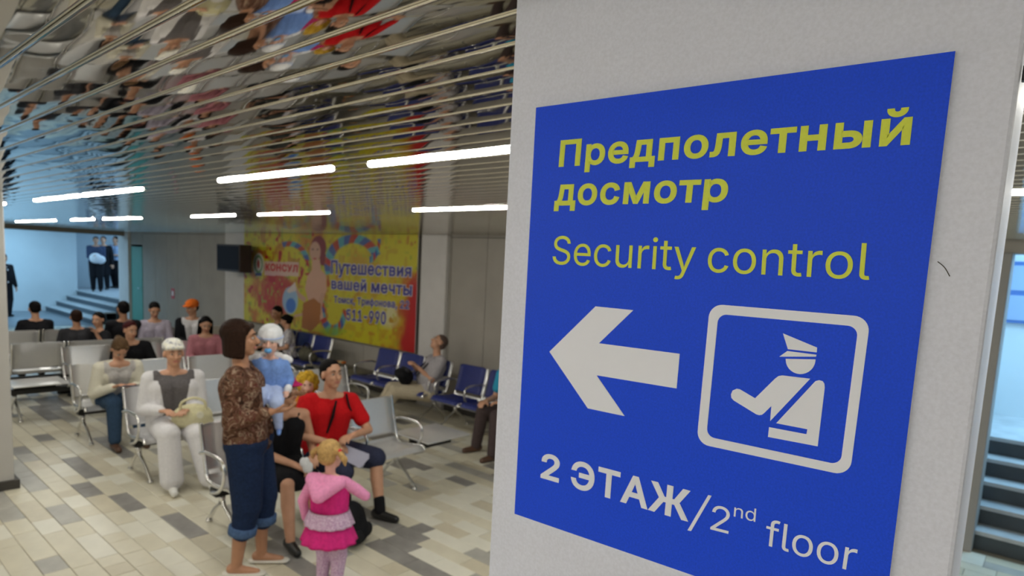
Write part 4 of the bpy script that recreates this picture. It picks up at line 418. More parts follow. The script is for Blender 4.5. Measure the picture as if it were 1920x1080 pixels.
def lettering(name, body, quad, m, parent, fn, ref='x', off=0.0, y0=-0.0008, halo=None):
    x = 0; items = []
    for ch in body:
        if ch == ' ': x += 0.20; continue
        V, Fc = glyph_mesh(ch, off); items.append((V+np.array([x, 0, 0]), Fc, ch, x)); x += GLYPHS[ch][0]/1000+1.5*off
    A = np.vstack([i[0] for i in items]); R = glyph_mesh({'x': 'x', 'cap': 'H'}[ref], off)[0]
    x0, x1 = A[:, 0].min(), A[:, 0].max(); b0, b1 = R[:, 1].min(), R[:, 1].max(); BL, BR, TL, TR = [np.array(fn(*p)) for p in quad]
    def place(V, y):
        s_ = (V[:, 0]-x0)/(x1-x0); t_ = (V[:, 1]-b0)/(b1-b0)
        P = BL+np.outer(s_, BR-BL)+t_[:, None]*(np.outer(1-s_, TL-BL)+np.outer(s_, TR-BR)); return [(p[0], y+d, p[1]) for p, d in zip(P, V[:, 2])]
    for V, Fc, ch, xx in items:
        o = mk('letter', place(V, y0), Fc, m, parent)
        if halo: Vh, Fh = glyph_mesh(ch, off+halo[1]); mk('letter_outline', place(Vh+np.array([xx, 0, 0]), y0+0.002), Fh, halo[0], o)
lettering('lettering', 'Предполетный', [(1047.8, 313.3), (1706, 271.6), (1051, 275.3), (1712, 218.9)], YEL, sign, sp, off=0.021)
lettering('lettering', 'досмотр', [(1039.5, 385.9), (1363, 378.5), (1043, 346.6), (1368, 334.8)], YEL, sign, sp, off=0.021)
lettering('lettering', 'Security', [(1036, 494.9), (1303, 508.6), (1038.5, 456), (1306, 463.8)], YEL, sign, sp, off=0.0)
lettering('lettering', 'control', [(1326.5, 509.7), (1630, 524.8), (1329, 464.8), (1634.5, 473.8)], YEL, sign, sp, off=0.0)
lettering('lettering', '2', [(1013.7, 895.4), (1048, 905.4), (1017, 848), (1052, 857)], WHT, sign, sp, 'cap', 0.021)
lettering('lettering', 'ЭТАЖ', [(1069.5, 912.3), (1291, 978.5), (1073, 861), (1297, 920.5)], WHT, sign, sp, 'cap', 0.021)
prism('letter', [[tuple(sp(*p)) for p in ((1289.4, 994), (1296, 995.5), (1334.6, 929.5), (1328.3, 928))]], WHT, sign)
lettering('lettering', '2', [(1332, 992), (1366, 1000.8), (1337, 945.5), (1371, 954)], WHT, sign, sp, 'cap', 0.0)
lettering('lettering', 'nd', [(1376, 967.8), (1416.5, 978.3), (1377.5, 950.8), (1418, 960)], WHT, sign, sp, 'x', 0.0)
lettering('lettering', 'floor', [(1434, 1021), (1602, 1072.5), (1437.5, 985.5), (1608.5, 1031)], WHT, sign, sp, 'x', 0.0)
# ------------------------------------------------------------------ advertising banner on the back wall
BX0, BX1, BZ0, BZ1 = -12.2, -7.05, 0.74, ZC-0.005; YB = YW-0.09
ban = empty('banner', ((BX0+BX1)/2, YB, BZ0)); tag(ban, 'large yellow and red travel advertising banner with a woman on the back wall', 'banner')
NX, NZ = 340, 130
gx = np.linspace(BX0, BX1, NX+1); gz = np.linspace(BZ0, BZ1, NZ+1); GX, GZ = np.meshgrid(gx, gz)
Pw = np.stack([GX, np.full_like(GX, YB), GZ], -1)-CAMP; zz = Pw@WW
bx = (CX+FPX*(Pw@RR)/zz-440)*4.32; by = (CY-FPX*(Pw@UU)/zz-420)*4.32      # coordinates of the close-up the drawing was measured in
def sm(a, b, x): t = np.clip((x-a)/(b-a), 0, 1); return t*t*(3-2*t)
def vnoise(sx, sy, seed):
    r_ = np.random.default_rng(seed); g = r_.random((40, 80)); X = (GX-BX0)*sx; Z = (GZ-BZ0)*sy
    xi = np.floor(X).astype(int) % 79; zi = np.floor(Z).astype(int) % 39; fx = X-np.floor(X); fz = Z-np.floor(Z); fx = fx*fx*(3-2*fx); fz = fz*fz*(3-2*fz)
    return (g[zi, xi]*(1-fx)+g[zi, xi+1]*fx)*(1-fz)+(g[zi+1, xi]*(1-fx)+g[zi+1, xi+1]*fx)*fz
n1 = vnoise(2.2, 2.2, 1)*0.6+vnoise(5, 5, 2)*0.4; n2 = vnoise(3, 3, 3)*0.6+vnoise(8, 8, 4)*0.4; n3 = vnoise(12, 12, 5)
colr = np.zeros(GX.shape+(3,)); YE, OR, RE, BLU, GRN, CYN, SK = map(np.array, ((0.56, 0.50, 0.012), (0.50, 0.17, 0.01), (0.42, 0.010, 0.01), (0.015, 0.08, 0.35), (0.22, 0.42, 0.02), (0.05, 0.33, 0.42), (0.62, 0.36, 0.24)))
def mixm(m, c):
    global colr
    m = np.clip(m, 0, 1)[..., None]; colr = colr*(1-m)+c*m
colr[:] = YE
mixm((n1-0.50)*6*(n3*0.9+0.1), OR); mixm(np.clip((n2-0.64)*14, 0, 1)*sm(0.3, 0.6, n3), RE)
mixm(sm(0.1, 0.7, 1.1-((bx-330)/230)**2-((by-560)/190)**2+(n2-0.5)*1.2)*0.92, RE*0.9+OR*0.1)
mixm(sm(0, 1, 1-((bx-620)/150)**2-((by-120)/190)**2)*0.8, OR)
mixm(sm(1370, 1470, bx+60*(n2-0.5)+0.15*(by-600))*sm(330, 480, by), RE)
mixm(sm(1000, 1100, bx)*sm(600, 780, by)*sm(1330, 1180, bx)*0.0, YE)
mixm(sm(0, 1, 1.2-((bx-1000)/90)**2-((by-330)/110)**2)*0.7, RE); mixm(sm(0, 1, 1-((bx-1250)/110)**2-((by-740)/130)**2)*0.95*sm(0.25, 0.5, n2+0.2), np.array((0.68, 0.66, 0.62)))
mixm(sm(0, 1, 1-((bx-1290)/150)**2-((by-930)/70)**2)*0.6*sm(0.4, 0.6, n3), OR)
mixm(sm(0.70, 0.80, n3)*sm(0.35, 0.6, n2), RE*0.9); mixm(sm(0.74, 0.84, vnoise(14, 14, 8))*0.8, np.array((0.28, 0.36, 0.02))); mixm(sm(0.70, 0.82, vnoise(9, 9, 9))*0.7, OR*0.8)
mixm(sm(740, 800, bx)*sm(1440, 1380, bx)*0.5, YE)
mixm(sm(1340, 1450, bx+120*(n2-0.5)+0.12*(by-600))*sm(360, 500, by), RE*1.1); mixm(sm(0, 1, 1-((bx-1400)/120)**2-((by-690)/110)**2)*0.9, RE)
# butterfly wings: arcs of blue, cyan, red and yellow cells
def wing(cx, cy, rx, ry, w, a0, a1, seed):
    a = np.degrees(np.arctan2(-(by-cy)/ry, (bx-cx)/rx)) % 360; rr = np.hypot((bx-cx)/rx, (by-cy)/ry)
    m = sm(w, w*0.6, abs(rr-1))*((a > a0) & (a < a1)); ph = (a/14+rr*2) % 3
    for i, c in enumerate((BLU, CYN, RE*1.0)): mixm(m*((ph >= i) & (ph < i+1))*0.9, c)
wing(960, 330, 200, 210, 0.22, 20, 200, 1); wing(440, 330, 150, 170, 0.16, 10, 110, 2); wing(800, 660, 95, 200, 0.26, 170, 350, 3); wing(1090, 120, 80, 170, 0.2, 270, 380, 4)
mixm(sm(0, 1, 1.1-((bx-830)/60)**2-((by-650)/150)**2), YE); mixm(sm(0, 1, 1-((bx-790)/130)**2-((by-870)/50)**2)*0.8, GRN)
def poly(P, c, a=1.0):
    P = [tuple(p) for p in P]; ins = np.zeros(bx.shape, bool); n = len(P)
    for i in range(n):
        (xa, ya), (xb, yb) = P[i], P[(i+1) % n]
        if ya == yb: continue
        cond = ((ya > by) != (yb > by)) & (bx < (xb-xa)*(by-ya)/(yb-ya)+xa); ins ^= cond
    mixm(ins*a, np.array(c))
def elli(cx, cy, rx, ry, c, a=1.0): mixm(sm(1.08, 0.92, np.hypot((bx-cx)/rx, (by-cy)/ry))*a, np.array(c))
# the painted woman: hair, face, neck, body, arms
elli(680, 190, 62, 95, (0.20, 0.01, 0.01)); poly([(690, 130), (738, 250), (725, 340), (690, 330)], (0.2, 0.01, 0.01)); elli(652, 225, 44, 82, SK*0.9)
poly([(628, 290), (690, 290), (700, 370), (740, 420), (745, 540), (700, 640), (720, 760), (640, 820), (560, 800), (600, 640), (570, 520), (590, 420), (628, 370)], SK)
poly([(495, 500), (530, 560), (580, 600), (570, 640), (520, 600), (480, 540)], SK*0.9); poly([(700, 560), (735, 560), (700, 700), (640, 730), (480, 755), (485, 735), (620, 705), (668, 660)], SK*0.9)
poly([(555, 640), (640, 600), (700, 650), (690, 800), (620, 870), (540, 840)], OR*0.8); elli(450, 620, 62, 110, (0.30, 0.50, 0.70), 0.9); elli(455, 660, 40, 60, (0.04, 0.15, 0.55), 0.9)
poly([(420, 540), (490, 470), (500, 540), (440, 560)], (0.7, 0.6, 0.55))
for ex in (632, 672): elli(ex, 205, 9, 7, (0.08, 0.03, 0.03), 0.8)
elli(650, 280, 14, 7, (0.45, 0.04, 0.04))
# emblem and name strip
elli(193, 330, 44, 92, (0.62, 0.62, 0.58)); elli(193, 325, 34, 74, (0.12, 0.28, 0.10)); elli(193, 325, 24, 54, (0.72, 0.70, 0.66)); elli(193, 325, 10, 34, (0.45, 0.03, 0.03)); poly([(170, 395), (216, 395), (222, 420), (166, 420)], (0.05, 0.05, 0.18))
poly([(242, 300), (518, 312), (516, 425), (242, 415)], (0.66, 0.45, 0.42), 0.85)
me = bpy.data.meshes.new('banner_print'); Vb = np.stack([GX-(BX0+BX1)/2, np.zeros_like(GX), GZ-BZ0], -1).reshape(-1, 3)
ii = np.arange(NX*NZ); r_, c_ = ii//NX, ii % NX; a_ = r_*(NX+1)+c_
me.from_pydata(Vb.tolist(), [], np.stack([a_, a_+1, a_+NX+2, a_+NX+1], 1).tolist())
ca = me.color_attributes.new('print', 'FLOAT_COLOR', 'POINT'); ca.data.foreach_set('color', np.concatenate([colr.reshape(-1, 3), np.ones((colr.shape[0]*colr.shape[1], 1))], 1).ravel())
bm_ = bpy.data.materials.new('banner_vinyl'); bm_.use_nodes = True; vc = bm_.node_tree.nodes.new('ShaderNodeVertexColor'); vc.layer_name = 'print'
bm_.node_tree.links.new(vc.outputs[0], bm_.node_tree.nodes['Principled BSDF'].inputs['Base Color']); bm_.node_tree.nodes['Principled BSDF'].inputs['Roughness'].default_value = 0.45
me.materials.append(bm_); bo = bpy.data.objects.new('banner_print', me); COL.objects.link(bo); bo.parent = ban
box('banner_backing', BX0-(BX0+BX1)/2, BX1-(BX0+BX1)/2, 0.002, 0.012, 0, BZ1-BZ0, SEDGE, ban)
def bp(x, y): P = ony(440+x/4.32, 420+y/4.32, YB); return (P[0]-(BX0+BX1)/2, P[2]-BZ0)
NAVY = mat('banner_navy', (0.06, 0.05, 0.30), 0.5); HALO = mat('banner_halo', (0.60, 0.58, 0.62), 0.5); CRIM = mat('banner_crimson', (0.55, 0.02, 0.03), 0.5)
for body, quad, ref in (('Путешествия', [(780, 402), (1430, 430), (782, 318), (1434, 352)], 'x'), ('вашей мечты', [(785, 525), (1434, 582), (785, 458), (1438, 500)], 'x'),
                        ('Томск, Трифонова, 22', [(805, 636), (1412, 690), (806, 594), (1415, 640)], 'x'), ('511-990', [(905, 778), (1225, 815), (908, 690), (1228, 712)], 'cap')):
    lettering('letter', body, quad, NAVY, ban, bp, ref, 0.018, -0.004, (HALO, 0.03))
lettering('lettering', 'КОНСУЛ', [(252, 378), (512, 392), (253, 318), (513, 332)], CRIM, ban, bp, 'cap', 0.03, -0.004)
# ------------------------------------------------------------------ screen on the pilaster, small red sign, packet
tvz = ony(405, 512, 5.75)[2]; tv = empty('television', (-12.55, 5.62, tvz)); tag(tv, 'black box television mounted high on the pilaster left of the banner', 'television')
pA, pB = ony(404, 457, 5.60), ony(447, 511, 5.60); px0, px1 = pA[0]+12.55, pB[0]+12.55; h_ = pA[2]-pB[2]
tv.location = (-12.55, 5.62, pB[2])
box('cabinet', px0, px1, 0.0, 0.24, 0, h_, mat('tv_case', (0.03, 0.02, 0.02), 0.5), tv, 0.012); box('screen', px0+0.03, px1-0.03, -0.006, 0.0, 0.04, h_-0.03, mat('tv_glass', (0.003, 0.004, 0.012), 0.6, spec=0.15), tv, 0.003)
box('bracket', (px0+px1)/2-0.06, (px0+px1)/2+0.06, 0.24, 0.42, h_*0.3, h_*0.7, CHROME, tv)
rs = tag(empty('wall_notice', (-15.85, YW-0.004, 1.02)), 'tiny red and white notice on the wall right of the teal door', 'notice')
box('plate', -0.09, 0.09, -0.004, 0, -0.12, 0.12, mat('notice_red', (0.5, 0.03, 0.04), 0.5), rs); box('mark', -0.05, 0.05, -0.006, -0.004, -0.05, 0.06, SEDGE, rs)
# ================================================================== BENCHES
PROF_B = [(0.045, 0.785), (0.052, 0.74), (0.075, 0.64), (0.105, 0.53), (0.13, 0.45)]
PROF_S = [(0.14, 0.42), (0.155, 0.39), (0.19, 0.372), (0.27, 0.368), (0.39, 0.38), (0.49, 0.395), (0.53, 0.388), (0.545, 0.365)]
MC = {}
def sheet(prof, w, th, inset=None, r=0.0):
    P = [p.to_2d() if hasattr(p, 'to_2d') else p for p in prof]; S = smoothpath([(p[0], 0, p[1]) for p in P], 3); mb = MB(); n = len(S)
    ny = 6; V = []
    for side in (0, 1):
        for i, p in enumerate(S):
            t = S[min(i+1, n-1)]-S[max(i-1, 0)]; nr = Vector((-t.z, 0, t.x)).normalized()*th*side
            e = 0.0
            if r and inset is not None:
                u = i/(n-1); k = min(u, 1)/0.2 if inset == 'top' else 9
                if k < 1: e = r*(1-math.sqrt(max(0, 1-(1-k)**2)))
            for j in range(ny+1): V.append(p+nr+Vector((0, e+(w-2*e)*j/ny, 0)))
    m = (ny+1); Fc = []
    for side in (0, 1):
        b = side*n*m
        for i in range(n-1):
            for j in range(ny): Fc.append((b+i*m+j, b+i*m+j+1, b+(i+1)*m+j+1, b+(i+1)*m+j))
    for i in range(n-1):
        for j in (0, ny): Fc.append((i*m+j, (i+1)*m+j, n*m+(i+1)*m+j, n*m+i*m+j))
    for i in (0, n-1):
        for j in range(ny): Fc.append((i*m+j, i*m+j+1, n*m+i*m+j+1, n*m+i*m+j))
    return mb.add(V, Fc)
def cached(key, fn):
    if key not in MC: MC[key] = fn()
    return MC[key]
def partc(key, name, fn, m, parent, loc=(0, 0, 0)):
    if key in MC: return link(name, MC[key], parent, loc)
    o = fn().build(name, m, parent, True); o.location = loc; MC[key] = o.data
    return o
def bench(loc, rz, slots, legs, label, blue=False, SW=0.60, group='silver perforated steel benches in rows'):
    """slots: string, s seat, t table; legs: y positions"""
    b = empty('waiting_bench', (loc[0], loc[1], 0), rz); kind = ('b' if blue else 's')+'%g' % SW
    tag(b, label, 'bench', group if not blue else 'blue upholstered benches along the back wall')
    n = len(slots); box('beam', 0.17, 0.27, 0.03, n*SW-0.03, 0.275, 0.335, BLACKP, b, 0.006)
    for i, c in enumerate(slots):
        y = i*SW
        if c == 's':
            st = partc(kind+'seat', 'seat', lambda: sheet(PROF_S, SW-0.06, 0.012), STEEL, b, (0, y+0.03, 0))
            bk = partc(kind+'back', 'backrest', lambda: sheet(PROF_B, SW-0.06, 0.012, 'top', 0.05), STEEL, b, (0, y+0.03, 0))
            if blue:
                partc('padS', 'seat_pad', lambda: sheet([(p[0]+0.005, p[1]+0.012) for p in PROF_S[2:]], SW-0.09, 0.03), PADB, st, (0, 0.015, 0))
                partc('padB', 'back_pad', lambda: sheet([(p[0]+0.012, p[1]+0.005) for p in PROF_B], SW-0.09, 0.03, 'top', 0.04), PADB, bk, (0, 0.015, 0))
            for dy in (0.022, SW-0.022):
                partc('rail', 'side_rail', lambda: MB().tube(smoothpath([(p[0], 0, p[1]+0.004) for p in PROF_B+PROF_S], 3), 0.015, 8), CHROME, b, (0, y+dy, 0))
        else:
            partc('tab'+kind, 'table_top', lambda: MB().box(0.02, 0.53, 0.03, SW-0.02, 0.405, 0.42, 0.004), mat('table_dark', (0.10, 0.095, 0.085), 0.4) if blue else STEEL, b, (0, y, 0))
            partc('tabp'+kind, 'table_bracket', lambda: MB().box(0.18, 0.26, 0.1, SW-0.1, 0.33, 0.408), BLACKP, b, (0, y, 0))
    for k in range(n+1):
        nb = (k > 0 and slots[k-1] == 's') or (k < n and slots[k] == 's')
        if nb:
            partc('arm', 'armrest', lambda: MB().tube(smoothpath([(0.09, 0, 0.575), (0.18, 0, 0.60), (0.33, 0, 0.605), (0.43, 0, 0.59), (0.47, 0, 0.54), (0.46, 0, 0.45), (0.38, 0, 0.36), (0.26, 0, 0.32)], 4), [0.013]*29, 8), CHROME, b, (0, k*SW, 0))
    for y in legs:
        lg = partc('leg', 'leg', lambda: MB().tube([(0.22, 0, 0.28), (0.22, 0, 0.20)], 0.024, 10).tube(smoothpath([(0.22, 0, 0.24), (0.26, 0, 0.19), (0.36, 0, 0.13), (0.46, 0, 0.05), (0.49, 0, 0.03)], 4), 0.015, 8).tube(smoothpath([(0.22, 0, 0.24), (0.18, 0, 0.19), (0.10, 0, 0.13), (0.03, 0, 0.05), (0.0, 0, 0.03)], 4), 0.015, 8), CHROME, b, (0, y, 0))
        for fx in (0.0, 0.49): partc('foot%g' % fx, 'foot_glide', lambda: MB().tube([(fx, 0, 0.0), (fx, 0, 0.012), (fx, 0, 0.03)], [0.026, 0.024, 0.012], 10), CHROME, lg, (0, 0, 0))
    return b
BA = bench((-4.77, 1.98), 0, 'ssst', (0.1, 1.72), 'silver bench with end table, holding the man in red')
BB = bench((-6.40, 1.99), 0, 'ssss', (0.08, 2.3), 'silver bench holding the woman in white, behind the standing mother')
BC = bench((-7.93, 1.97), 0, 'ssss', (0.08, 2.3), 'silver bench holding the woman reading in a cream cardigan')
BM = bench((-9.35, 1.65), 0, 'tssss', (0.1, 2.8), 'silver bench with a near end table, fourth row back from the mother')
BF = bench((-9.75, 3.65), PI, 'ssst', (0.1, 2.2), 'silver bench facing the stairs with dark-dressed men on it')
BH = bench((-11.0, 3.5), 0, 'sss', (0.1, 1.5), 'silver bench under the orange cap, near the teal door')
BG = bench((-11.2, 3.1), PI, 'sss', (0.1, 1.5), 'silver bench facing the stairs behind the left pillar, lone man on it')
U1 = bench((-8.52, 5.76), -PI/2, 'ttsss', (0.62, 2.45), 'blue bench under the banner with the sleeping man', True, 0.52)
U2 = bench((-5.80, 5.76), -PI/2, 'sss', (0.12, 1.4), 'blue bench right of the sleeping man, half hidden by the column', True, 0.52)
U3 = bench((-10.20, 5.76), -PI/2, 'sss', (0.12, 1.4), 'blue bench behind the baby, holding the embracing couple', True, 0.52)
# rotated by -90 deg: row runs towards +X, seats face -Y
# ================================================================== PEOPLE
HAIR_K = mat('hair_black', (0.004, 0.003, 0.003), 0.65, spec=0.12, noise=(90, 0.3), bump=(120, 0.6)); HAIR_B = mat('hair_brown', (0.022, 0.009, 0.005), 0.6, spec=0.12, noise=(90, 0.3), bump=(120, 0.6))
HAIR_R = mat('hair_dark_red', (0.06, 0.008, 0.01), 0.5, spec=0.12, noise=(90, 0.3), bump=(120, 0.6)); HAIR_L = mat('hair_blond', (0.50, 0.31, 0.12), 0.5, spec=0.12, noise=(70, 0.25), bump=(120, 0.7)); HAIR_D = mat('hair_dark_blond', (0.09, 0.05, 0.022), 0.5, spec=0.12, noise=(70, 0.3), bump=(120, 0.6))
HAIR_G = mat('hair_greying', (0.12, 0.08, 0.07), 0.5, spec=0.12, noise=(90, 0.3), bump=(120, 0.6))
def hand(bl, wr, d, n, side, s, curl=0.45, spread=0.16):
    """palm with five fingers; d = pointing direction, n = palm normal, side +1 when the thumb is on the d x n side"""
    d = Vector(d).normalized(); n = Vector(n); n = (n-d*n.dot(d)).normalized(); c = d.cross(n)*side; k = s
    for i, o in enumerate((-0.03, -0.01, 0.01, 0.03)):
        bl.cap(wr+c*o*0.55*k, wr+d*0.085*k+c*o*k, 0.017*k, 0.0135*k)
    for i, (o, L) in enumerate(((0.031, 0.074), (0.0105, 0.084), (-0.0105, 0.078), (-0.031, 0.060))):
        p = wr+d*0.088*k+c*o*k; dd = (d+c*(o/0.031)*spread*0.5).normalized(); a = 0.0
        for q, f in enumerate((0.42, 0.32, 0.26)):
            a += curl*(0.7 if q == 0 else 1.0); v = dd*math.cos(a)+n*math.sin(a); e = p+v*L*f*k
            bl.cap(p, e, (0.0092-0.0006*q)*k, (0.0086-0.0008*q)*k); p = e
    p = wr+d*0.025*k+c*0.026*k; v = (d*0.7+c*0.75+n*0.25).normalized(); e = p+v*0.045*k; bl.cap(p, e, 0.0135*k, 0.011*k)
    v2 = (d*0.9+c*0.35+n*0.4*(1+curl)).normalized(); bl.cap(e, e+v2*0.034*k, 0.0105*k, 0.009*k)
def rotm(yaw, pitch, roll): return Euler((roll, pitch, yaw), 'XYZ').to_matrix()
def person(label, loc, yaw, s=1.0, hs=1.0, w=1.0, pose='sit', lean=0, side=0, twist=0, head=(0, 0, 0), hL=None, hR=None, fL=None, fR=None, kp=(1, 0, 0.7), epL=None, epR=None,
           top=None, sleeve=2.0, bot=None, leg=2.0, flare=0.0, skirt=None, shoe=None, hair=None, hstyle='short', skin=None, curl=0.45, vox=0.011, pz=None, px=0.0, hn=(0, 0, -1), group=None,
           vest=None, hdL=None, hdR=None, face=True, category='person', toes=None, name='person', headdz=0.0, belly=0.0):
    w = w*1.08; skin = skin or SKIN; R = empty(name, (loc[0], loc[1], 0), yaw); tag(R, label, category, group)
    sit = pose == 'sit'; s = s*(0.96 if sit else 1); pz = (0.484 if sit else 0.93) if pz is None else pz; S = lambda v: Vector(v)*s
    P = Vector((px, 0, pz)); le = math.radians(lean); si = math.radians(side)
    up = Vector((math.sin(le)*math.cos(si), math.sin(si), math.cos(le)*math.cos(si))).normalized(); fw = Vector((math.cos(le), 0, -math.sin(le)))
    tw = Matrix.Rotation(math.radians(twist), 3, up); lf = (tw@up.cross(fw)).normalized(); fwt = lf.cross(up)
    lfh = Vector((0, 1, 0))
    Wc = P+up*0.16; Ch = P+up*0.34; Nk = P+up*0.475+fwt*0.005; Sh = {1: P+up*0.43+lf*0.165*w**0.5, -1: P+up*0.43-lf*0.165*w**0.5}
    hipj = {1: P+lfh*0.088-Vector((0, 0, 0.02)), -1: P-lfh*0.088-Vector((0, 0, 0.02))}
    if fL is None: fL = (0.44, 0.13, 0.08) if sit else (0.03, 0.10, 0.08)
    if fR is None: fR = (0.46, -0.13, 0.08) if sit else (-0.02, -0.10, 0.08)
    if hL is None: hL = (0.33, 0.12, pz+0.14) if sit else (0.06, 0.27, 0.82)
    if hR is None: hR = (0.35, -0.10, pz+0.14) if sit else (0.04, -0.27, 0.82)
    kn = {}; an = {}; el = {}; wr = {}
    for k, f in ((1, fL), (-1, fR)): kn[k], an[k] = ik(hipj[k], f, 0.43, 0.41, kp)
    for k, h, ep in ((1, hL, epL), (-1, hR, epR)): el[k], wr[k] = ik(Sh[k], h, 0.285, 0.25, ep or (-0.5, 0.45*k, -0.8))
    Hc = Nk+up*0.06+fwt*0.012+Vector((0, 0, 0.125*hs))*1.0+Vector((0, 0, headdz)); Hm = Matrix.Rotation(math.radians(twist), 3, 'Z')@rotm(math.radians(head[0]), math.radians(head[1]), math.radians(head[2]))
    hh = hs; HP = lambda v: S(Hc)+(Hm@Vector(v))*hh*s
    # body
    b = Blob()
    for k in (1, -1):
        b.cap(S(P+lfh*0.07*k), S(Wc+lf*0.055*k), 0.095*s*w, 0.082*s*w); b.cap(S(Wc+lf*0.055*k), S(Ch+lf*0.075*k), 0.082*s*w, 0.092*s*w); b.cap(S(Ch+lf*0.075*k), S(Sh[k]-lf*0.05*k), 0.09*s*w, 0.06*s)
        b.cap(S(Nk), S(Sh[k]), 0.05*s, 0.052*s); b.cap(S(hipj[k]), S(kn[k]), 0.083*s*w, 0.056*s); b.cap(S(kn[k]), S((kn[k]*0.6+an[k]*0.4)-Vector((0.012, 0, 0))), 0.053*s, 0.054*s); b.cap(S((kn[k]*0.6+an[k]*0.4)-Vector((0.012, 0, 0))), S(an[k]), 0.053*s, 0.036*s)
        td = Vector((kn[k].x-hipj[k].x, kn[k].y-hipj[k].y, 0)); td = Vector((1, 0, 0)) if td.length < 0.12 else td.normalized()
        b.cap(S(an[k]-Vector((0, 0, 0.03))-td*0.03), S(an[k]+td*0.13-Vector((0, 0, 0.055))), 0.036*s, 0.026*s, ((0, 0, 1), 1.0))
        b.cap(S(Sh[k]), S(el[k]), 0.049*s, 0.038*s); b.cap(S(el[k]), S(wr[k]), 0.038*s, 0.026*s)
        hd = (hdL if k == 1 else hdR) or (wr[k]-el[k]); hand(b, S(wr[k]), Vector(hd), hn, -k, s*1.0, curl)
    if belly: b.ell(S(Wc+fwt*0.05), (0.12*s, 0.13*s*w, 0.14*s))
    b.cap(S(Nk-up*0.02), HP((-0.015, 0, -0.07)), 0.056*s, 0.05*s*min(hh, 1.15))
    Rh = np.array(Hm); k_ = hh*s
    b.ell(HP((-0.012, 0, 0.032)), (0.096*k_, 0.076*k_, 0.088*k_), Rh).ell(HP((0.022, 0, -0.035)), (0.066*k_, 0.060*k_, 0.078*k_), Rh).ell(HP((0.048, 0, -0.092)), (0.03*k_, 0.03*k_, 0.022*k_), Rh)
    b.cap(HP((0.082, 0, 0.012)), HP((0.104, 0, -0.028)), 0.010*k_, 0.0165*k_).cap(HP((0.07, 0.03, 0.03)), HP((0.07, -0.03, 0.03)), 0.016*k_).ell(HP((0.06, 0.034, -0.025)), (0.025*k_, 0.02*k_, 0.024*k_), Rh).ell(HP((0.06, -0.034, -0.025)), (0.025*k_, 0.02*k_, 0.024*k_), Rh)
    for k in (1, -1): b.ell(HP((-0.004, 0.078*k, -0.008)), (0.017*k_, 0.011*k_, 0.031*k_), Rh)
    b.build('body', skin, R, vox, 2, 0.5)
    if face:
        for k in (1, -1):
            e = Blob().ell(HP((0.0795, 0.031*k, 0.004)), (0.009*k_, 0.0125*k_, 0.006*k_), Rh); 
            mk('eye', np.vstack(e.V), e.F, EYEW, R, True)
            e = Blob().ell(HP((0.0875, 0.031*k, 0.004)), (0.004*k_, 0.006*k_, 0.0055*k_), Rh); mk('iris', np.vstack(e.V), e.F, IRIS, R, True)
            MB().tube([HP((0.088, 0.014*k, 0.026)), HP((0.091, 0.03*k, 0.032)), HP((0.08, 0.048*k, 0.026))], [0.003*k_, 0.0042*k_, 0.002*k_], 6).build('eyebrow', hair or HAIR_B, R)
        e = Blob().ell(HP((0.083, 0, -0.062)), (0.008*k_, 0.024*k_, 0.008*k_), Rh); mk('mouth', np.vstack(e.V), e.F, LIPS, R, True)
    # clothes
    cv = max(vox, 0.009)
    if top:
        c = Blob(); e = 0.016*s
        for k in (1, -1):
            c.cap(S(P+up*0.02+lfh*0.07*k), S(Wc+lf*0.055*k), 0.097*s*w+e, 0.084*s*w+e); c.cap(S(Wc+lf*0.055*k), S(Ch+lf*0.075*k), 0.084*s*w+e, 0.092*s*w+e)
            if sleeve < 0: c.cap(S(Ch+lf*0.07*k+fwt*0.06), S(Sh[k]-lf*0.06*k+fwt*0.045+up*0.035), 0.012*s).cap(S(Sh[k]-lf*0.06*k+fwt*0.045+up*0.035), S(Sh[k]-lf*0.06*k-fwt*0.05+up*0.03), 0.012*s); continue
            c.cap(S(Ch+lf*0.075*k), S(Sh[k]-lf*0.05*k), 0.09*s*w+e, 0.062*s+e*0.8)
            c.cap(S(Nk-up*0.045), S(Sh[k]), 0.048*s+e, 0.052*s+e); t1 = min(sleeve, 1.0)
            if t1 > 0.05: c.cap(S(Sh[k]), S(Sh[k].lerp(el[k], t1)), 0.052*s+e, (0.041 if sleeve > 1 else 0.05)*s+e*1.1)
            if sleeve > 1: c.cap(S(el[k]), S(el[k].lerp(wr[k], sleeve-1)), 0.041*s+e, 0.031*s+e*0.8)
        if belly: c.ell(S(Wc+fwt*0.05), (0.138*s, 0.15*s*w, 0.155*s))
        c.build('shirt' if name == 'person' else 'top', top, R, cv, 3, 0.5)
    if vest:      # open jacket: two side shells and a back
        c = Blob(); e = 0.022*s
        for k in (1, -1):
            c.cap(S(P+lf*0.115*k+fwt*0.012), S(Ch+lf*0.108*k+fwt*0.012), 0.078*s*w+e*0.6, 0.080*s*w+e*0.6); c.cap(S(Ch+lf*0.1*k-fwt*0.012), S(Sh[k]-lf*0.03*k), 0.075*s+e*0.5, 0.055*s+e*0.7)
            c.cap(S(P-fwt*0.06+lf*0.05*k), S(Ch-fwt*0.035+lf*0.06*k), 0.08*s*w+e*0.5, 0.085*s*w+e*0.5); c.cap(S(Nk-up*0.03-fwt*0.03), S(Sh[k]), 0.05*s+e*0.7, 0.054*s+e*0.8)
            c.cap(S(Sh[k]), S(el[k]), 0.054*s+e*0.8, 0.044*s+e*0.7); c.cap(S(el[k]), S(el[k].lerp(wr[k], 0.95)), 0.044*s+e*0.7, 0.034*s+e*0.6)
        c.build('jacket', vest, R, cv, 3, 0.5)
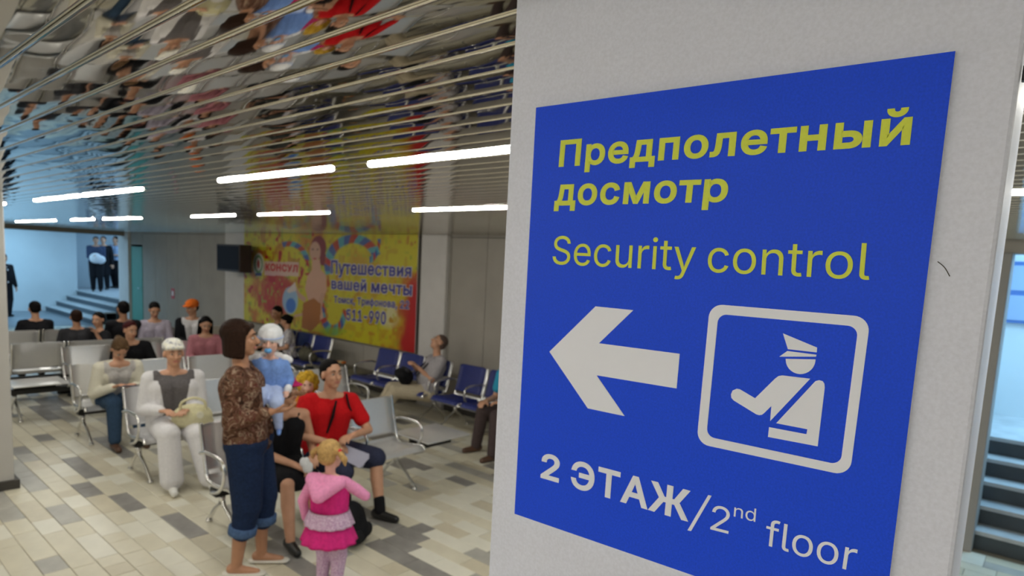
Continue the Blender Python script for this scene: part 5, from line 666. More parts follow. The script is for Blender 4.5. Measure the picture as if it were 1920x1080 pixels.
    if bot:
        c = Blob(); e = 0.012*s
        for k in (1, -1):
            c.cap(S(P+lfh*0.07*k-Vector((0, 0, 0.01))), S(P+lfh*0.065*k+up*0.07), 0.102*s*w+e, 0.09*s*w+e); c.cap(S(hipj[k]), S(hipj[k].lerp(kn[k], min(leg, 1))), 0.088*s*w+e, 0.064*s*w+e)
            if leg > 1: c.cap(S(kn[k]), S(kn[k].lerp(an[k], leg-1)), 0.062*s*w+e, (0.05+flare)*s+e)
        c.build('trousers', bot, R, cv, 3, 0.5)
    if skirt:
        c = Blob(); hem = (kn[1]+kn[-1])/2
        for k in (1, -1): c.cap(S(P+lfh*0.06*k), S(P.lerp(kn[k], 0.85)), 0.12*s*w, 0.098*s); 
        c.cap(S(P), S(P.lerp(hem, 0.85)), 0.12*s, 0.10*s); c.build('skirt', skirt, R, cv, 4, 0.6)
    if shoe:
        for k in (1, -1):
            td = Vector((kn[k].x-hipj[k].x, kn[k].y-hipj[k].y, 0)); td = Vector((1, 0, 0)) if td.length < 0.12 else td.normalized()
            c = Blob().cap(S(an[k]-Vector((0, 0, 0.033))-td*0.035), S(an[k]+td*0.06-Vector((0, 0, 0.045))), 0.043*s, 0.037*s).cap(S(an[k]+td*0.06-Vector((0, 0, 0.045))), S(an[k]+td*0.15-Vector((0, 0, 0.05))), 0.038*s, 0.03*s)
            c.build('shoe', shoe, R, 0.008, 2, 0.5)
    if hair:
        c = Blob()
        c.ell(HP((-0.022, 0, 0.046)), (0.098*k_, 0.081*k_, 0.083*k_), Rh).ell(HP((-0.048, 0, 0.0)), (0.066*k_, 0.074*k_, 0.068*k_), Rh)
        if hstyle == 'bob':
            c.ell(HP((-0.03, 0, 0.045)), (0.108*k_, 0.094*k_, 0.092*k_), Rh).ell(HP((-0.055, 0, -0.04)), (0.062*k_, 0.078*k_, 0.085*k_), Rh)
            for a in range(-7, 8):
                an_ = math.radians(180+a*17); p0 = (-0.015+0.075*math.cos(an_), 0.078*math.sin(an_), 0.05); p1 = (-0.025+0.078*math.cos(an_), 0.080*math.sin(an_), -0.105-0.012*math.cos(an_))
                c.cap(HP(p0), HP(p1), 0.030*k_, 0.020*k_)
            c.cap(HP((0.052, 0.05, 0.075)), HP((0.052, -0.05, 0.075)), 0.024*k_)
        if hstyle == 'long':
            for a in range(-5, 6):
                an_ = math.radians(180+a*17); c.cap(HP((-0.015+0.072*math.cos(an_), 0.078*math.sin(an_), 0.04)), HP((-0.03+0.08*math.cos(an_), 0.095*math.sin(an_), -0.22)), 0.026*k_, 0.022*k_)
        if hstyle == 'tied':
            c.ell(HP((-0.11, 0, 0.04)), (0.04*k_, 0.04*k_, 0.045*k_), Rh).cap(HP((0.05, 0.045, 0.085)), HP((-0.02, 0.07, 0.03)), 0.02*k_).cap(HP((0.05, -0.045, 0.085)), HP((-0.02, -0.07, 0.03)), 0.02*k_)
        if hstyle == 'pigtails':
            for k in (1, -1): c.cap(HP((-0.02, 0.09*k, 0.05)), HP((-0.03, 0.15*k, 0.0)), 0.022*k_, 0.026*k_).cap(HP((-0.03, 0.15*k, 0.0)), HP((-0.03, 0.155*k, -0.045)), 0.024*k_, 0.010*k_)
        c.build('hair', hair, R, max(vox*0.8, 0.007), 2, 0.5)
    return dict(R=R, S=S, HP=HP, Rh=Rh, k=k_, P=P, Nk=Nk, Ch=Ch, Sh=Sh, el=el, wr=wr, kn=kn, an=an, up=up, fw=fwt, lf=lf, s=s)
def cap_hat(p, m, brim=True, name='cap', big=1.0, fwd=1.0):
    c = Blob(); k = p['k']; HP = p['HP']
    c.ell(HP((-0.014, 0, 0.062)), (0.112*k*big, 0.092*k*big, 0.082*k*big), p['Rh'])
    if brim: c.cap(HP((0.075*fwd, 0.03, 0.05)), HP((0.075*fwd, -0.03, 0.05)), 0.05*k, flat=((0, 0, 1), 0.22)).cap(HP((0.11*fwd, 0.02, 0.043)), HP((0.11*fwd, -0.02, 0.043)), 0.04*k, flat=((0, 0, 1), 0.22))
    return c.build(name, m, p['R'], 0.008, 2, 0.5)
def rel(p, W):     # world point -> the person's unscaled local point
    return tuple(p.matrix_world.inverted()@Vector(W))
def W2L(loc, yaw, W, s=1.0):
    v = Vector((W[0]-loc[0], W[1]-loc[1], W[2])); v = Matrix.Rotation(-yaw, 3, 'Z')@v; return tuple(v/s)
# --- standing mother ------------------------------------------------
JEANS = cloth('denim_dark', (0.010, 0.022, 0.062), 0.25); JEANC = cloth('denim_cuff', (0.06, 0.11, 0.22), 0.2)
BLOUSE = mat('brown_print_blouse', (0.12, 0.06, 0.04), 0.85, noise=(17, 1.6), bump=(22, 0.5), spec=0.2, ramp=[(0.30, (0.02, 0.009, 0.007)), (0.42, (0.085, 0.035, 0.018)), (0.48, (0.15, 0.085, 0.05)), (0.53, (0.085, 0.010, 0.010)), (0.585, (0.36, 0.27, 0.19)), (0.62, (0.10, 0.05, 0.03)), (0.70, (0.04, 0.018, 0.012))])
ML = (-3.85, 1.93); MY = math.radians(47)
mh = at(508, 772, 3.90); ml = at(545, 735, 4.28)
m = person('woman in a brown print blouse and rolled jeans standing with a baby', ML, MY, s=0.955, w=1.22, pose='stand', lean=-7, head=(-4, -4, 0), twist=6,
           hR=W2L(ML, MY, mh, 0.955), hL=W2L(ML, MY, ml, 0.955), epR=(-0.35, -0.1, -1), epL=(-0.2, 0.6, -0.6), fL=(0.06, 0.10, 0.075), fR=(-0.05, -0.09, 0.075),
           hdR=(1, 0.25, 0.12), hdL=(0.6, -0.7, 0), hn=(0, 0.3, 1), top=BLOUSE, sleeve=1.85, bot=JEANS, leg=1.42, flare=0.012, shoe=None, hair=HAIR_B, hstyle='bob', skin=SKIN_D, vox=0.0065, curl=0.35)
R = m['R']; S = m['S']
for k in (1, -1):
    a, b = m['kn'][k].lerp(m['an'][k], 0.33), m['kn'][k].lerp(m['an'][k], 0.48)
    MB().tube([S(a), S(a.lerp(b, 0.1)), S(b.lerp(a, 0.1)), S(b)], [0.080, 0.088, 0.086, 0.078], 20).build('trouser_cuff', JEANC, R, True)
    a2 = m['an'][k]; Blob().cap(S(a2+Vector((-0.05, 0, -0.062))), S(a2+Vector((0.15, 0, -0.062))), 0.042, 0.042, ((0, 0, 1), 0.35)).build('sandal', mat('sandal_cream', (0.65, 0.62, 0.55), 0.5), R, 0.007, 2, 0.4)
c = Blob().cap(S(m['P']+Vector((0, 0.05, -0.02))), S(m['P']+Vector((0, 0.06, 0.12))), 0.135, 0.12).cap(S(m['P']+Vector((0, -0.05, -0.02))), S(m['P']+Vector((0, -0.06, 0.12))), 0.135, 0.12)
c.build('blouse_hem', BLOUSE, R, 0.010, 3, 0.5)
# --- baby in her arms (held things are their own) ----------------------
BBL = cloth('baby_blue', (0.17, 0.30, 0.66), 0.12); BWH = cloth('baby_white', (0.75, 0.76, 0.80), 0.05); BPALE = cloth('baby_pale_blue', (0.42, 0.52, 0.80), 0.08)
bl_ = at(507, 730, 4.24); BYW = math.radians(-34)
bz = bl_[2]; bs = 0.43
bb = person('baby in a blue suit and white knitted hat with a pacifier', (bl_[0], bl_[1]), BYW, s=bs, hs=1.85, w=1.45, pose='stand', pz=bz/bs, lean=4, head=(-4, 6, 0),
            hL=(0.24, 0.27, bz/bs+0.04), hR=(0.08, -0.36, bz/bs+0.42), fL=(0.36, 0.16, bz/bs-0.52), fR=(0.30, -0.14, bz/bs-0.40), kp=(1, 0, 0.6), hn=(0, 0, -1),
            top=BBL, sleeve=1.9, vest=BBL, bot=BPALE, leg=1.95, shoe=BBL, hair=None, skin=SKIN_B, vox=0.0055, curl=0.5)
bb['R'].location.z = 0
HP, k_ = bb['HP'], bb['k']
c = Blob().ell(HP((-0.016, 0, 0.05)), (0.115*k_, 0.098*k_, 0.090*k_), bb['Rh']).cap(HP((0.06, 0.035, 0.045)), HP((0.06, -0.035, 0.045)), 0.034*k_, flat=((0, 0, 1), 0.6))
for k in (1, -1): c.cap(HP((0.0, 0.085*k, 0.03)), HP((0.005, 0.08*k, -0.035)), 0.018*k_, 0.014*k_)
c.build('knitted_hat', BWH, bb['R'], 0.006, 2, 0.5)
c = Blob()
for a in range(16): t0, t1 = 2*PI*a/16, 2*PI*(a+1)/16; c.cap(HP((-0.014+0.113*math.cos(t0), 0.099*math.sin(t0), 0.032)), HP((-0.014+0.113*math.cos(t1), 0.099*math.sin(t1), 0.032)), 0.007*k_)
c.build('hat_band', BPALE, bb['R'], 0.005, 1, 0.5)
pf = Blob().ell(HP((0.102, 0, -0.06)), (0.012*k_, 0.032*k_, 0.024*k_), bb['Rh']).ell(HP((0.118, 0, -0.06)), (0.010*k_, 0.014*k_, 0.014*k_), bb['Rh']); pf.build('pacifier', mat('pacifier_blue', (0.12, 0.38, 0.75), 0.3), bb['R'], 0.004, 1, 0.4)
c = Blob(); S = bb['S']
for k in (1, -1): c.cap(S(bb['Sh'][k]+Vector((-0.02, 0, 0.06))), S(bb['Sh'][k]+Vector((-0.04, 0.06*k, 0.03))), 0.030, 0.026)
c.cap(S(bb['Nk']+Vector((-0.1, 0.12, 0.03))), S(bb['Nk']+Vector((-0.1, -0.12, 0.03))), 0.03); c.build('collar', BWH, bb['R'], 0.006, 2, 0.5)
for k in (1, -1): Blob().cap(S(bb['wr'][k].lerp(bb['el'][k], 0.18)), S(bb['wr'][k].lerp(bb['el'][k], 0.02)), 0.026, 0.026).build('cuff', BWH, bb['R'], 0.006, 1, 0.5)
# --- toddler in pink ---------------------------------------------------
PINK = cloth('pink_fleece', (0.80, 0.30, 0.52), 0.10); MAG = cloth('magenta_cloth', (0.62, 0.025, 0.20), 0.12); LEG = mat('patterned_leggings', (0.5, 0.3, 0.5), 0.9, noise=(120, 1.0), ramp=[(0.42, (0.70, 0.52, 0.66)), (0.55, (0.36, 0.16, 0.34)), (0.62, (0.72, 0.6, 0.7))], bump=(22, 0.3))
gl = (-3.19, 2.10); GY = math.radians(118)
g = person('toddler girl in a pink hooded jacket and magenta skirt seen from behind', gl, GY, s=0.54, hs=1.45, w=1.22, pose='stand', lean=0, head=(-12, -4, 0), hR=(0.30, -0.16, 1.22), hL=(0.02, 0.30, 0.86), epR=(0, -0.8, -0.5), epL=(-0.4, 0.6, -0.3),
           top=PINK, sleeve=1.9, bot=LEG, leg=1.9, hair=HAIR_L, hstyle='pigtails', shoe=mat('pink_shoe', (0.6, 0.2, 0.35), 0.5), skin=SKIN_B, vox=0.0065)
S = g['S']; R = g['R']; P = g['P']; up = g['up']
c = Blob()
for k in (1, -1): c.cap(S(P+Vector((0, 0.07*k, 0.12))), S(P+Vector((0, 0.085*k, 0.34))), 0.080, 0.078)
c.build('waistcoat', MAG, R, 0.008, 3, 0.5)
c = Blob().cap(S(g['Nk']+Vector((-0.10, 0.16, -0.02))), S(g['Nk']+Vector((-0.24, 0, -0.14))), 0.042, 0.045).cap(S(g['Nk']+Vector((-0.10, -0.16, -0.02))), S(g['Nk']+Vector((-0.24, 0, -0.14))), 0.042, 0.045).cap(S(g['Nk']+Vector((-0.1, 0.1, -0.02))), S(g['Nk']+Vector((-0.1, -0.1, -0.02))), 0.04)
c.build('hood', PINK, R, 0.008, 2, 0.5)
def skirt_mesh(name, r0, z0, r1, z1, wav, n, m_, par, cx=0.0, th=0.006):
    V = []; rows_ = 8; nn = 72
    for lay in (0, 1):
        for j in range(rows_+1):
            t = j/rows_
            for i in range(nn): a = 2*PI*i/nn; r = (r0+(r1-r0)*t)*(1+wav*t*math.sin(n*a))-th*lay; V.append((cx+r*0.9*math.cos(a), r*math.sin(a), z0+(z1-z0)*t))
    Fc = []
    for lay in (0, 1):
        o_ = lay*(rows_+1)*nn
        for j in range(rows_):
            for i in range(nn): Fc.append((o_+j*nn+i, o_+j*nn+(i+1) % nn, o_+(j+1)*nn+(i+1) % nn, o_+(j+1)*nn+i))
    for j in (0, rows_):
        for i in range(nn): Fc.append((j*nn+i, j*nn+(i+1) % nn, (rows_+1)*nn+j*nn+(i+1) % nn, (rows_+1)*nn+j*nn+i))
    return mk(name, V, Fc, m_, par, True)
skirt_mesh('frill', 0.118, 0.56, 0.150, 0.475, 0.03, 14, LEG, R); skirt_mesh('skirt', 0.120, 0.50, 0.168, 0.365, 0.05, 11, MAG, R)
Blob().cap(S(P+Vector((0, 0.09, 0))), S(g['hipj'][1] if 'hipj' in g else P+Vector((0, 0.09, -0.25))), 0.075, 0.06).cap(S(P+Vector((0, -0.09, 0))), S(P+Vector((0, -0.09, -0.25))), 0.075, 0.06).build('shorts', MAG, R, 0.008, 2, 0.5)
for k in (1, -1): Blob().ell(g['HP']((-0.02, 0.10*k, 0.05)), (0.016, 0.014, 0.016)).build('hair_tie', mat('red_tie', (0.6, 0.01, 0.02), 0.4), R, 0.004, 1, 0.4)
# --- man in red ----------------------------------------------------------
RED = cloth('red_shirt', (0.55, 0.008, 0.012), 0.08); NAVYC = cloth('navy_shorts', (0.03, 0.035, 0.07), 0.15); BLK = cloth('black_cloth', (0.008, 0.008, 0.010), 0.2)
rl = (-4.47, 2.88); RY = math.radians(2)
mr = person('man in a red and black T-shirt sitting with papers in his hand', rl, RY, s=1.03, w=1.15, lean=8, twist=-18, head=(14, -6, 0), skin=SKIN,
            hL=W2L(rl, RY, at(664, 812, 5.0), 1.02), hR=(0.30, -0.16, 0.64), epL=(-0.2, 0.9, -0.3), epR=(-0.3, -0.8, -0.4), fL=(0.54, 0.16, 0.08), fR=(0.40, -0.34, 0.08), kp=(1, 0.5, 0.8),
            top=RED, sleeve=0.62, bot=NAVYC, leg=0.97, shoe=mat('black_shoe', (0.01, 0.01, 0.01), 0.4), hair=HAIR_K, vox=0.0065, curl=0.4)
S = mr['S']; R = mr['R']
for k in (1, -1): Blob().cap(S(mr['an'][k]+Vector((0, 0, 0.0))), S(mr['an'][k].lerp(mr['kn'][k], 0.2)), 0.046, 0.046).build('sock', BLK, R, 0.008, 1, 0.5)
# dark piping bands on the shirt
Pb = mr['Ch']; fw, lf, up = mr['fw'], mr['lf'], mr['up']
MB().tube([S(Pb+fw*0.112+lf*0.02+up*0.13), S(Pb+fw*0.125+lf*0.0-up*0.0), S(Pb+fw*0.12-lf*0.03-up*0.14)], [0.008, 0.012, 0.008], 8).build('shirt_stripe', BLK, R)
MB().tube(smoothpath([S(Pb+fw*0.06+lf*0.115+up*0.17), S(Pb+fw*0.10+lf*0.135+up*0.08), S(Pb+fw*0.08+lf*0.17+up*0.02)]), 0.008, 8).build('shirt_stripe', BLK, R)
pp = tag(empty('papers', tuple(at(664, 858, 4.95)), math.radians(20)), 'folded papers held by the man in red', 'papers')
for q in range(3): o = box('sheet', -0.10, 0.10, -0.06, 0.06, 0, 0.002, mat('paper', (0.36, 0.36, 0.46), 0.6), pp); o.rotation_euler = (0.5+0.13*q, 0.3, 0.15*q); o.location = (0, 0, 0.006*q)
# --- woman in black top with a magenta cap next to him ---------------------
kl = (-4.41, 2.45); KY = math.radians(-8)
mk_ = person('woman in a black strappy dress with a magenta cap, seated beside the man in red', kl, KY, s=0.97, lean=10, head=(40, -4, 0), skin=SKIN, hL=W2L(kl, KY, at(590, 850, 4.75), 0.97), hR=W2L(kl, KY, at(556, 868, 4.6), 0.97), fL=(0.50, 0.10, 0.08), fR=(0.55, -0.12, 0.08),
             top=BLK, sleeve=-1, skirt=BLK, shoe=mat('black_shoe', (0.01, 0.01, 0.01), 0.4), hair=HAIR_B, hstyle='tied', vox=0.0065, curl=0.7)
cap_hat(mk_, cloth('magenta_cap', (0.5, 0.015, 0.14), 0.1))
pp = tag(empty('tissue', tuple(at(574, 872, 4.55)), 0.4), 'crumpled white tissue in the hands of the woman in black', 'tissue')
Blob().ell((0, 0, 0), (0.018, 0.04, 0.06)).ell((0.01, 0.03, -0.03), (0.014, 0.035, 0.045)).ell((-0.01, -0.03, 0.03), (0.012, 0.03, 0.035)).build('tissue_paper', mat('tissue_white', (0.75, 0.75, 0.76), 0.8, bump=(60, 1)), pp, 0.008, 1, 0.4)
# curly yellow toy perched on the bench back
tl = at(576, 718, 5.22); ty = empty('plush_toy', tuple(tl), math.radians(-30)); tag(ty, 'plush toy with a curly yellow mane behind the shoulder of the man in red', 'toy')
MANE = mat('yellow_curls', (0.55, 0.33, 0.02), 0.9, noise=(60, 0.35), bump=(70, 1.0))
c = Blob()
for i in range(26):
    a = i*2.4; z = 1-2*(i+0.5)/26; r_ = math.sqrt(1-z*z); c.ell((0.065*r_*math.cos(a)-0.02, 0.07*r_*math.sin(a), 0.075*z), (0.033, 0.033, 0.033))
c.build('mane', MANE, ty, 0.007, 1, 0.4); Blob().ell((0.03, 0, -0.02), (0.06, 0.055, 0.06)).ell((0.08, 0, -0.035), (0.03, 0.03, 0.02)).build('muzzle', SKIN_B, ty, 0.006, 2, 0.5)
Blob().cap((0, 0, -0.09), (0, 0, -0.25), 0.055, 0.08).cap((0, 0.05, -0.11), (0.10, 0.08, -0.16), 0.03, 0.028).cap((0, -0.05, -0.11), (0.10, -0.08, -0.16), 0.03, 0.028).cap((0.03, 0.05, -0.27), (0.14, 0.07, -0.28), 0.035, 0.032).cap((0.03, -0.05, -0.27), (0.14, -0.07, -0.28), 0.035, 0.032).build('toy_body', cloth('toy_orange', (0.5, 0.2, 0.03)), ty, 0.007, 2, 0.5)
for k in (1, -1): Blob().ell((0.088, 0.022*k, 0.0), (0.007, 0.007, 0.007)).build('toy_eye', IRIS, ty, 0.003, 1, 0.3)
# black bag on the floor by the man's feet
bg = tag(empty('backpack', (-3.72, 2.62, 0), 0.5), 'black backpack on the floor beside the toddler', 'bag')
Blob().ell((0, 0, 0.16), (0.11, 0.15, 0.16)).ell((0.05, 0, 0.11), (0.09, 0.12, 0.10)).cap((-0.08, -0.1, 0.05), (-0.08, 0.1, 0.05), 0.05).build('bag_body', BLK, bg, 0.01, 3, 0.6)
Blob().cap((0.1, -0.08, 0.1), (0.1, 0.08, 0.1), 0.055, 0.055, ((1, 0, 0), 0.6)).build('pocket', cloth('bag_dark', (0.014, 0.014, 0.016)), bg, 0.008, 2, 0.5)
MB().tube(smoothpath([(-0.02, -0.04, 0.30), (-0.02, -0.03, 0.36), (-0.02, 0.03, 0.36), (-0.02, 0.04, 0.30)]), 0.008).build('handle', BLK, bg)
# --- lady in white ---------------------------------------------------------
WHC = cloth('white_linen', (0.72, 0.71, 0.74), 0.05); GREYC = cloth('grey_top', (0.13, 0.12, 0.125), 0.15); IV = cloth('ivory_leather', (0.66, 0.62, 0.40), 0.06, 0.5)
ll = (-6.05, 2.32); LY = math.radians(-16)
lw = person('woman in a white trouser suit and white headscarf sitting with an ivory bag', ll, LY, s=1.03, w=1.22, lean=6, head=(8, 0, 0), skin=SKIN, hL=(0.28, 0.10, 0.66), hR=(0.26, -0.12, 0.66), fL=(0.56, 0.24, 0.08), fR=(0.52, -0.06, 0.08),
            top=GREYC, sleeve=0.0, vest=WHC, bot=WHC, leg=1.93, flare=0.035, shoe=mat('white_shoe', (0.75, 0.74, 0.72), 0.45), hair=HAIR_G, vox=0.0075)
HP, k_ = lw['HP'], lw['k']
Blob().ell(HP((-0.02, 0, 0.068)), (0.108*k_, 0.092*k_, 0.072*k_), lw['Rh']).cap(HP((0.075, 0.05, 0.06)), HP((0.075, -0.05, 0.06)), 0.03*k_, flat=((0, 0, 1), 0.7)).cap(HP((-0.10, 0, 0.0)), HP((-0.11, 0.03, -0.12)), 0.03*k_, 0.02*k_).build('headscarf', mat('scarf_print', (0.7, 0.7, 0.64), 0.8, noise=(45, 0.5), ramp=[(0.4, (0.75, 0.73, 0.62)), (0.56, (0.7, 0.7, 0.68)), (0.66, (0.2, 0.2, 0.26))]), lw['R'], 0.008, 2, 0.5)
hb = tag(empty('handbag', (-5.74, 2.36, 0.56), LY), 'ivory leather handbag on the lap of the woman in white', 'handbag')
Blob().ell((0, 0, 0.03), (0.10, 0.17, 0.115)).ell((-0.01, 0, -0.02), (0.10, 0.18, 0.06)).build('bag_body', IV, hb, 0.009, 3, 0.6)
MB().tube(smoothpath([(0.05, -0.10, 0.09), (0.06, -0.09, 0.17), (0.07, 0, 0.21), (0.06, 0.09, 0.17), (0.05, 0.10, 0.09)]), 0.012).build('strap', IV, hb)
MB().tube([(0.09, 0.05, 0.06), (0.11, 0.05, 0.06)], 0.03, 16).build('buckle', mat('bag_buckle', (0.7, 0.68, 0.55), 0.3), hb)
# --- reading woman -----------------------------------------------------------
CREAM = cloth('cream_knit', (0.74, 0.71, 0.60), 0.05); DEN = cloth('denim_mid', (0.035, 0.07, 0.13), 0.2)
el_ = (-7.60, 2.30); EY = math.radians(-2)
rd = person('woman in a cream cardigan bent over a magazine', el_, EY, s=0.99, w=1.05, lean=32, head=(0, 48, 0), skin=SKIN, hL=(0.42, 0.10, 0.66), hR=(0.40, -0.10, 0.66), fL=(0.50, 0.14, 0.08), fR=(0.50, -0.12, 0.08),
            top=cloth('pale_top', (0.55, 0.53, 0.52)), sleeve=0.0, vest=CREAM, bot=DEN, leg=1.93, shoe=mat('brown_shoe', (0.10, 0.05, 0.03), 0.4), hair=HAIR_D, hstyle='tied', vox=0.0085)
bk = tag(empty('magazine', (-7.13, 2.36, 0.63), 0.0), 'open magazine on the knees of the woman in cream', 'magazine')
for k in (1, -1):
    o = box('page', 0, 0.20, 0, 0.15, 0, 0.004, mat('magazine_page', (0.18, 0.18, 0.26), 0.4, noise=(30, 0.5)), bk); o.rotation_euler = (0.12*k, -0.25, 0); o.location = (0, -0.15 if k == -1 else 0, 0.01)
# --- background people ---------------------------------------------------------
STRIPE = mat('lilac_stripe_shirt', (0.46, 0.42, 0.52), 0.9, noise=(40, 0.12), bump=(22, 0.4)); SUIT = cloth('black_suit', (0.010, 0.010, 0.013), 0.2); DGREY = cloth('dark_grey', (0.03, 0.03, 0.035)); PALEB = cloth('pale_blue_shirt', (0.38, 0.48, 0.66))
def bgp(label, x, y, hx, hz, **k):
    """place by the head's pixel column and the depth line Y=y"""
    P = ony(x, 600, y); return P
def seat(label, px_, Y, yaw, **k):
    P = ony(px_, 610, Y); return person(label, (P[0], Y), math.radians(yaw), **k)
dk = dict(shoe=mat('black_shoe', (0.01, 0.01, 0.01), 0.4))
person('man with dark red hair and black jacket leaning behind the reading woman', (-9.02, 3.0), math.radians(-30), s=0.98, lean=26, head=(40, 10, 0), top=SUIT, bot=SUIT, hair=HAIR_R, vox=0.011, skin=SKIN, **dk)
person('man in a lilac checked shirt looking down, left of the orange cap', (-10.62, 3.80), math.radians(-12), s=1.02, lean=8, head=(0, 26, 0), top=STRIPE, bot=DEN, hair=HAIR_K, vox=0.011, skin=SKIN, **dk)
oc = person('person in a black jacket wearing an orange cap', (-10.6, 4.36), math.radians(-20), s=1.04, lean=6, head=(-50, 10, 0), top=WHC, sleeve=0.0, vest=SUIT, bot=SUIT, hair=HAIR_K, vox=0.011, skin=SKIN, **dk)
cap_hat(oc, cloth('orange_cap', (0.75, 0.16, 0.02), 0.1), big=1.02)
person('girl with long black hair in a pink cardigan over black', (-9.12, 3.92), math.radians(-15), s=0.96, lean=14, head=(0, 22, 0), top=cloth('dusty_pink', (0.50, 0.20, 0.24)), bot=SUIT, hair=HAIR_K, hstyle='long', vox=0.011, skin=SKIN, **dk)
person('man with black hair and black shirt seen from behind, nearest the left pillar', (-11.42, 2.48), math.radians(178), s=0.98, lean=4, head=(0, 6, 0), top=SUIT, bot=SUIT, hair=HAIR_K, vox=0.011, skin=SKIN, hL=(0.3, 0.2, 0.6), face=False, **dk)
person('man with cropped dark hair in a dark grey shirt, second from the pillar facing away', (-10.35, 2.72), math.radians(172), s=0.95, lean=10, top=DGREY, sleeve=0.6, bot=SUIT, hair=HAIR_B, vox=0.011, skin=SKIN_D, **dk)
person('man turning back with his arm raised, between the two men facing away', (-10.25, 3.02), math.radians(-80), s=0.93, lean=8, head=(30, 6, 0), top=SUIT, sleeve=0.6, bot=SUIT, hair=HAIR_K, vox=0.011, skin=SKIN, hL=(0.28, 0.34, 0.95), epL=(0.3, 0.6, -0.7), **dk)
person('man in a black jacket facing the stairs, tallest head in front of the teal door', (-10.55, 3.36), math.radians(185), s=1.03, w=1.12, lean=0, top=SUIT, bot=SUIT, hair=HAIR_K, vox=0.011, skin=SKIN_D, face=False, **dk)
person('man in a dark suit standing at the left edge by the blue wall', tuple(ony(11, 600, 4.05)[:2]), math.radians(135), s=1.0, pose='stand', top=WHC, sleeve=0.0, vest=SUIT, bot=SUIT, hair=HAIR_G, vox=0.012, skin=SKIN, **dk)
lz = 0.64
def lander(label, px_, Y, yaw, **k):
    P = ony(px_, 546, Y); q = person(label, (P[0], P[1]), math.radians(yaw), pose='stand', vox=0.012, **k); q['R'].location.z = lz; return q
j1 = lander('person with dark hair holding a white jacket, left of the three on the landing', 182, 6.5, -20, s=0.98, w=1.25, top=cloth('blue_grey', (0.05, 0.07, 0.13)), bot=SUIT, hair=HAIR_K, hL=(0.22, 0.05, 1.12), hR=(0.22, -0.05, 1.08), **dk)
lander('person in black in the middle of the three on the landing', 196, 7.0, -35, s=1.0, w=1.2, top=SUIT, bot=SUIT, hair=HAIR_K, **dk)
lander('person in a pale blue shirt beside the jamb on the landing', 219, 7.6, -60, s=1.02, w=1.2, top=PALEB, sleeve=0.7, bot=SUIT, hair=HAIR_K, hL=(0.2, 0.1, 1.1), **dk)
jk = tag(empty('held_jacket', tuple(j1['R'].location+Matrix.Rotation(math.radians(-20), 3, 'Z')@Vector((0.21, 0, 1.02)))), 'bright white jacket held by the left person on the landing', 'jacket')
Blob().ell((0, 0, 0.0), (0.13, 0.17, 0.16)).ell((0.0, 0.12, -0.04), (0.10, 0.15, 0.13)).build('cloth_folds', cloth('bright_white', (0.8, 0.82, 0.85), 0.05), jk, 0.012, 3, 0.6)
# couple on blue bench under the banner
person('man in a dark grey sweater on the blue bench, beside the embracing woman', (-9.72, 5.34), math.radians(-85), s=1.0, lean=-6, side=-6, head=(12, 12, 0), top=cloth('grey_sweater', (0.055, 0.06, 0.055)), bot=SUIT, hair=HAIR_K, vox=0.011, skin=SKIN_D, **dk)
person('woman in a white printed T-shirt leaning on the man in grey', (-9.33, 5.36), math.radians(-110), s=0.92, lean=4, side=-14, head=(-30, 14, 0), top=mat('printed_tee', (0.6, 0.58, 0.6), 0.9, noise=(18, 0.5), ramp=[(0.45, (0.62, 0.6, 0.62)), (0.58, (0.25, 0.22, 0.3)), (0.64, (0.6, 0.58, 0.6))]), sleeve=0.6, bot=BLK, hair=HAIR_K, hstyle='tied', vox=0.011, skin=SKIN, **dk)
kb = tag(empty('shoulder_bag', (-8.92, 5.40, 0.42), 0.2), 'olive grey bag on the blue seat beside the couple', 'bag')
Blob().ell((0, 0, 0.10), (0.15, 0.10, 0.12)).ell((0.1, 0.02, 0.06), (0.1, 0.08, 0.07)).build('bag_body', cloth('olive', (0.10, 0.095, 0.07), 0.3), kb, 0.01, 2, 0.6); MB().tube(smoothpath([(-0.08, 0, 0.18), (-0.03, 0, 0.27), (0.05, 0, 0.27), (0.09, 0, 0.17)]), 0.01).build('strap', BLK, kb)
pk = tag(empty('snack_packet', (*onz(640, 680, 0.41)[:2], 0.40), 0.3), 'small orange packet on the dark table of the blue bench', 'packet')
MB().box(-0.07, 0.07, -0.035, 0.035, 0.0, 0.035, 0.01).build('wrapper', mat('orange_wrapper', (0.7, 0.18, 0.02), 0.35), pk); box('label_band', -0.03, 0.03, -0.036, 0.036, 0.0, 0.0365, mat('packet_white', (0.7, 0.55, 0.3), 0.4), pk)
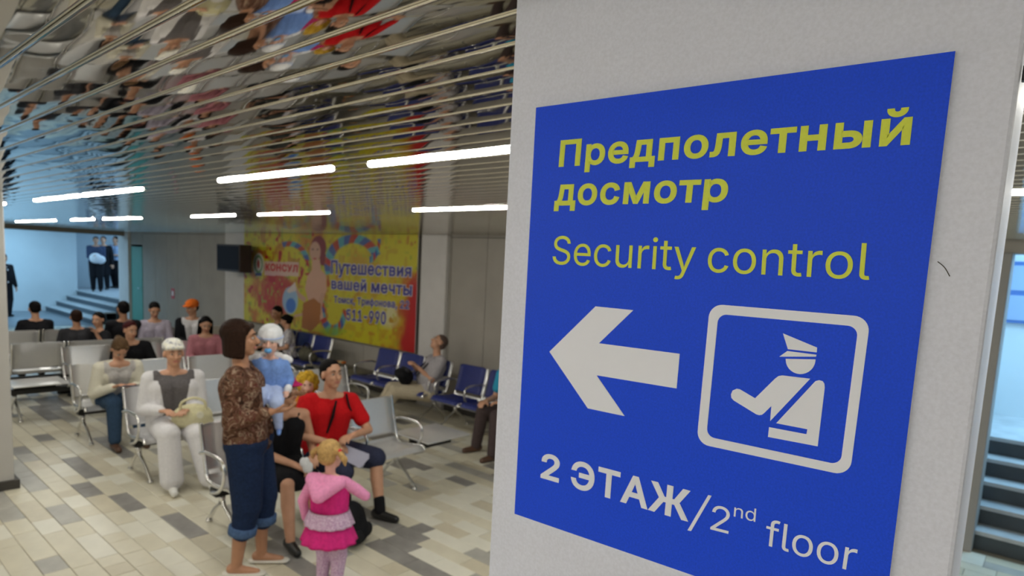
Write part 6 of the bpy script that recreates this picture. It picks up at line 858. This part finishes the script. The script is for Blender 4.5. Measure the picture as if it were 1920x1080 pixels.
# sleeper
KHAKI = cloth('khaki', (0.44, 0.38, 0.28), 0.08); LGR = cloth('light_grey_shirt', (0.36, 0.34, 0.36), 0.08)
sl = (-6.08, 5.42); SY = math.radians(-112)
sp_ = person('man in beige trousers asleep with his head back against the wall', sl, SY, s=1.0, w=1.14, pz=0.44, lean=-20, side=-4, head=(0, -38, 8), top=LGR, sleeve=0.7, bot=KHAKI, leg=1.95, flare=0.02, hair=HAIR_G, vox=0.009, skin=SKIN, belly=1,
             hL=(0.16, 0.04, 0.76), hR=(0.16, -0.05, 0.74), fL=(0.62, -0.10, 0.08), fR=(0.60, -0.30, 0.08), kp=(1, -0.2, 0.9), px=0.02, **dk)
S = sp_['S']
for k in (1, -1): MB().tube(smoothpath([S(sp_['Nk']+sp_['lf']*0.05*k-sp_['up']*0.02+sp_['fw']*0.05), S(sp_['Ch']+sp_['lf']*0.06*k+sp_['fw']*0.125), S(sp_['P']+Vector((0.16, 0.04*k, 0.2)))]), 0.009).build('bag_strap', BLK, sp_['R'])
hb2 = tag(empty('camera_bag', (-6.24, 5.18, 0.60), SY), 'black camera bag on the lap of the sleeping man', 'bag')
Blob().ell((0, 0, 0), (0.10, 0.14, 0.11)).cap((0.05, -0.08, 0.03), (0.05, 0.08, 0.03), 0.07).build('bag_body', BLK, hb2, 0.01, 3, 0.6); Blob().cap((0.0, -0.1, 0.09), (0.0, 0.1, 0.09), 0.03).build('bag_lid', DGREY, hb2, 0.008, 2, 0.5)
# cut-off man at right on the second blue bench
person('person in a turquoise T-shirt on the blue bench, half hidden by the column', (-4.50, 5.38), math.radians(-100), s=1.0, lean=20, head=(-10, 20, 0), top=cloth('turquoise_tee', (0.03, 0.30, 0.48)), sleeve=0.6, bot=cloth('brown_trousers', (0.07, 0.05, 0.05)), hair=HAIR_B, vox=0.010, skin=SKIN, shoe=mat('brown_shoe', (0.10, 0.05, 0.03), 0.4), fL=(0.5, 0.18, 0.08), fR=(0.45, -0.2, 0.08), hR=(0.4, -0.12, 0.6))
# object on the far silver seat
tb = tag(empty('paper_bundle', (*onz(122, 638, 0.70)[:2], 0.39), 0.3), 'cream paper bundle on a silver seat near the left pillar', 'bundle')
Blob().ell((0, 0, 0.10), (0.10, 0.14, 0.10)).ell((0.02, -0.12, 0.06), (0.07, 0.1, 0.06)).build('wrap', cloth('cream_paper', (0.7, 0.66, 0.55)), tb, 0.01, 1, 0.4)
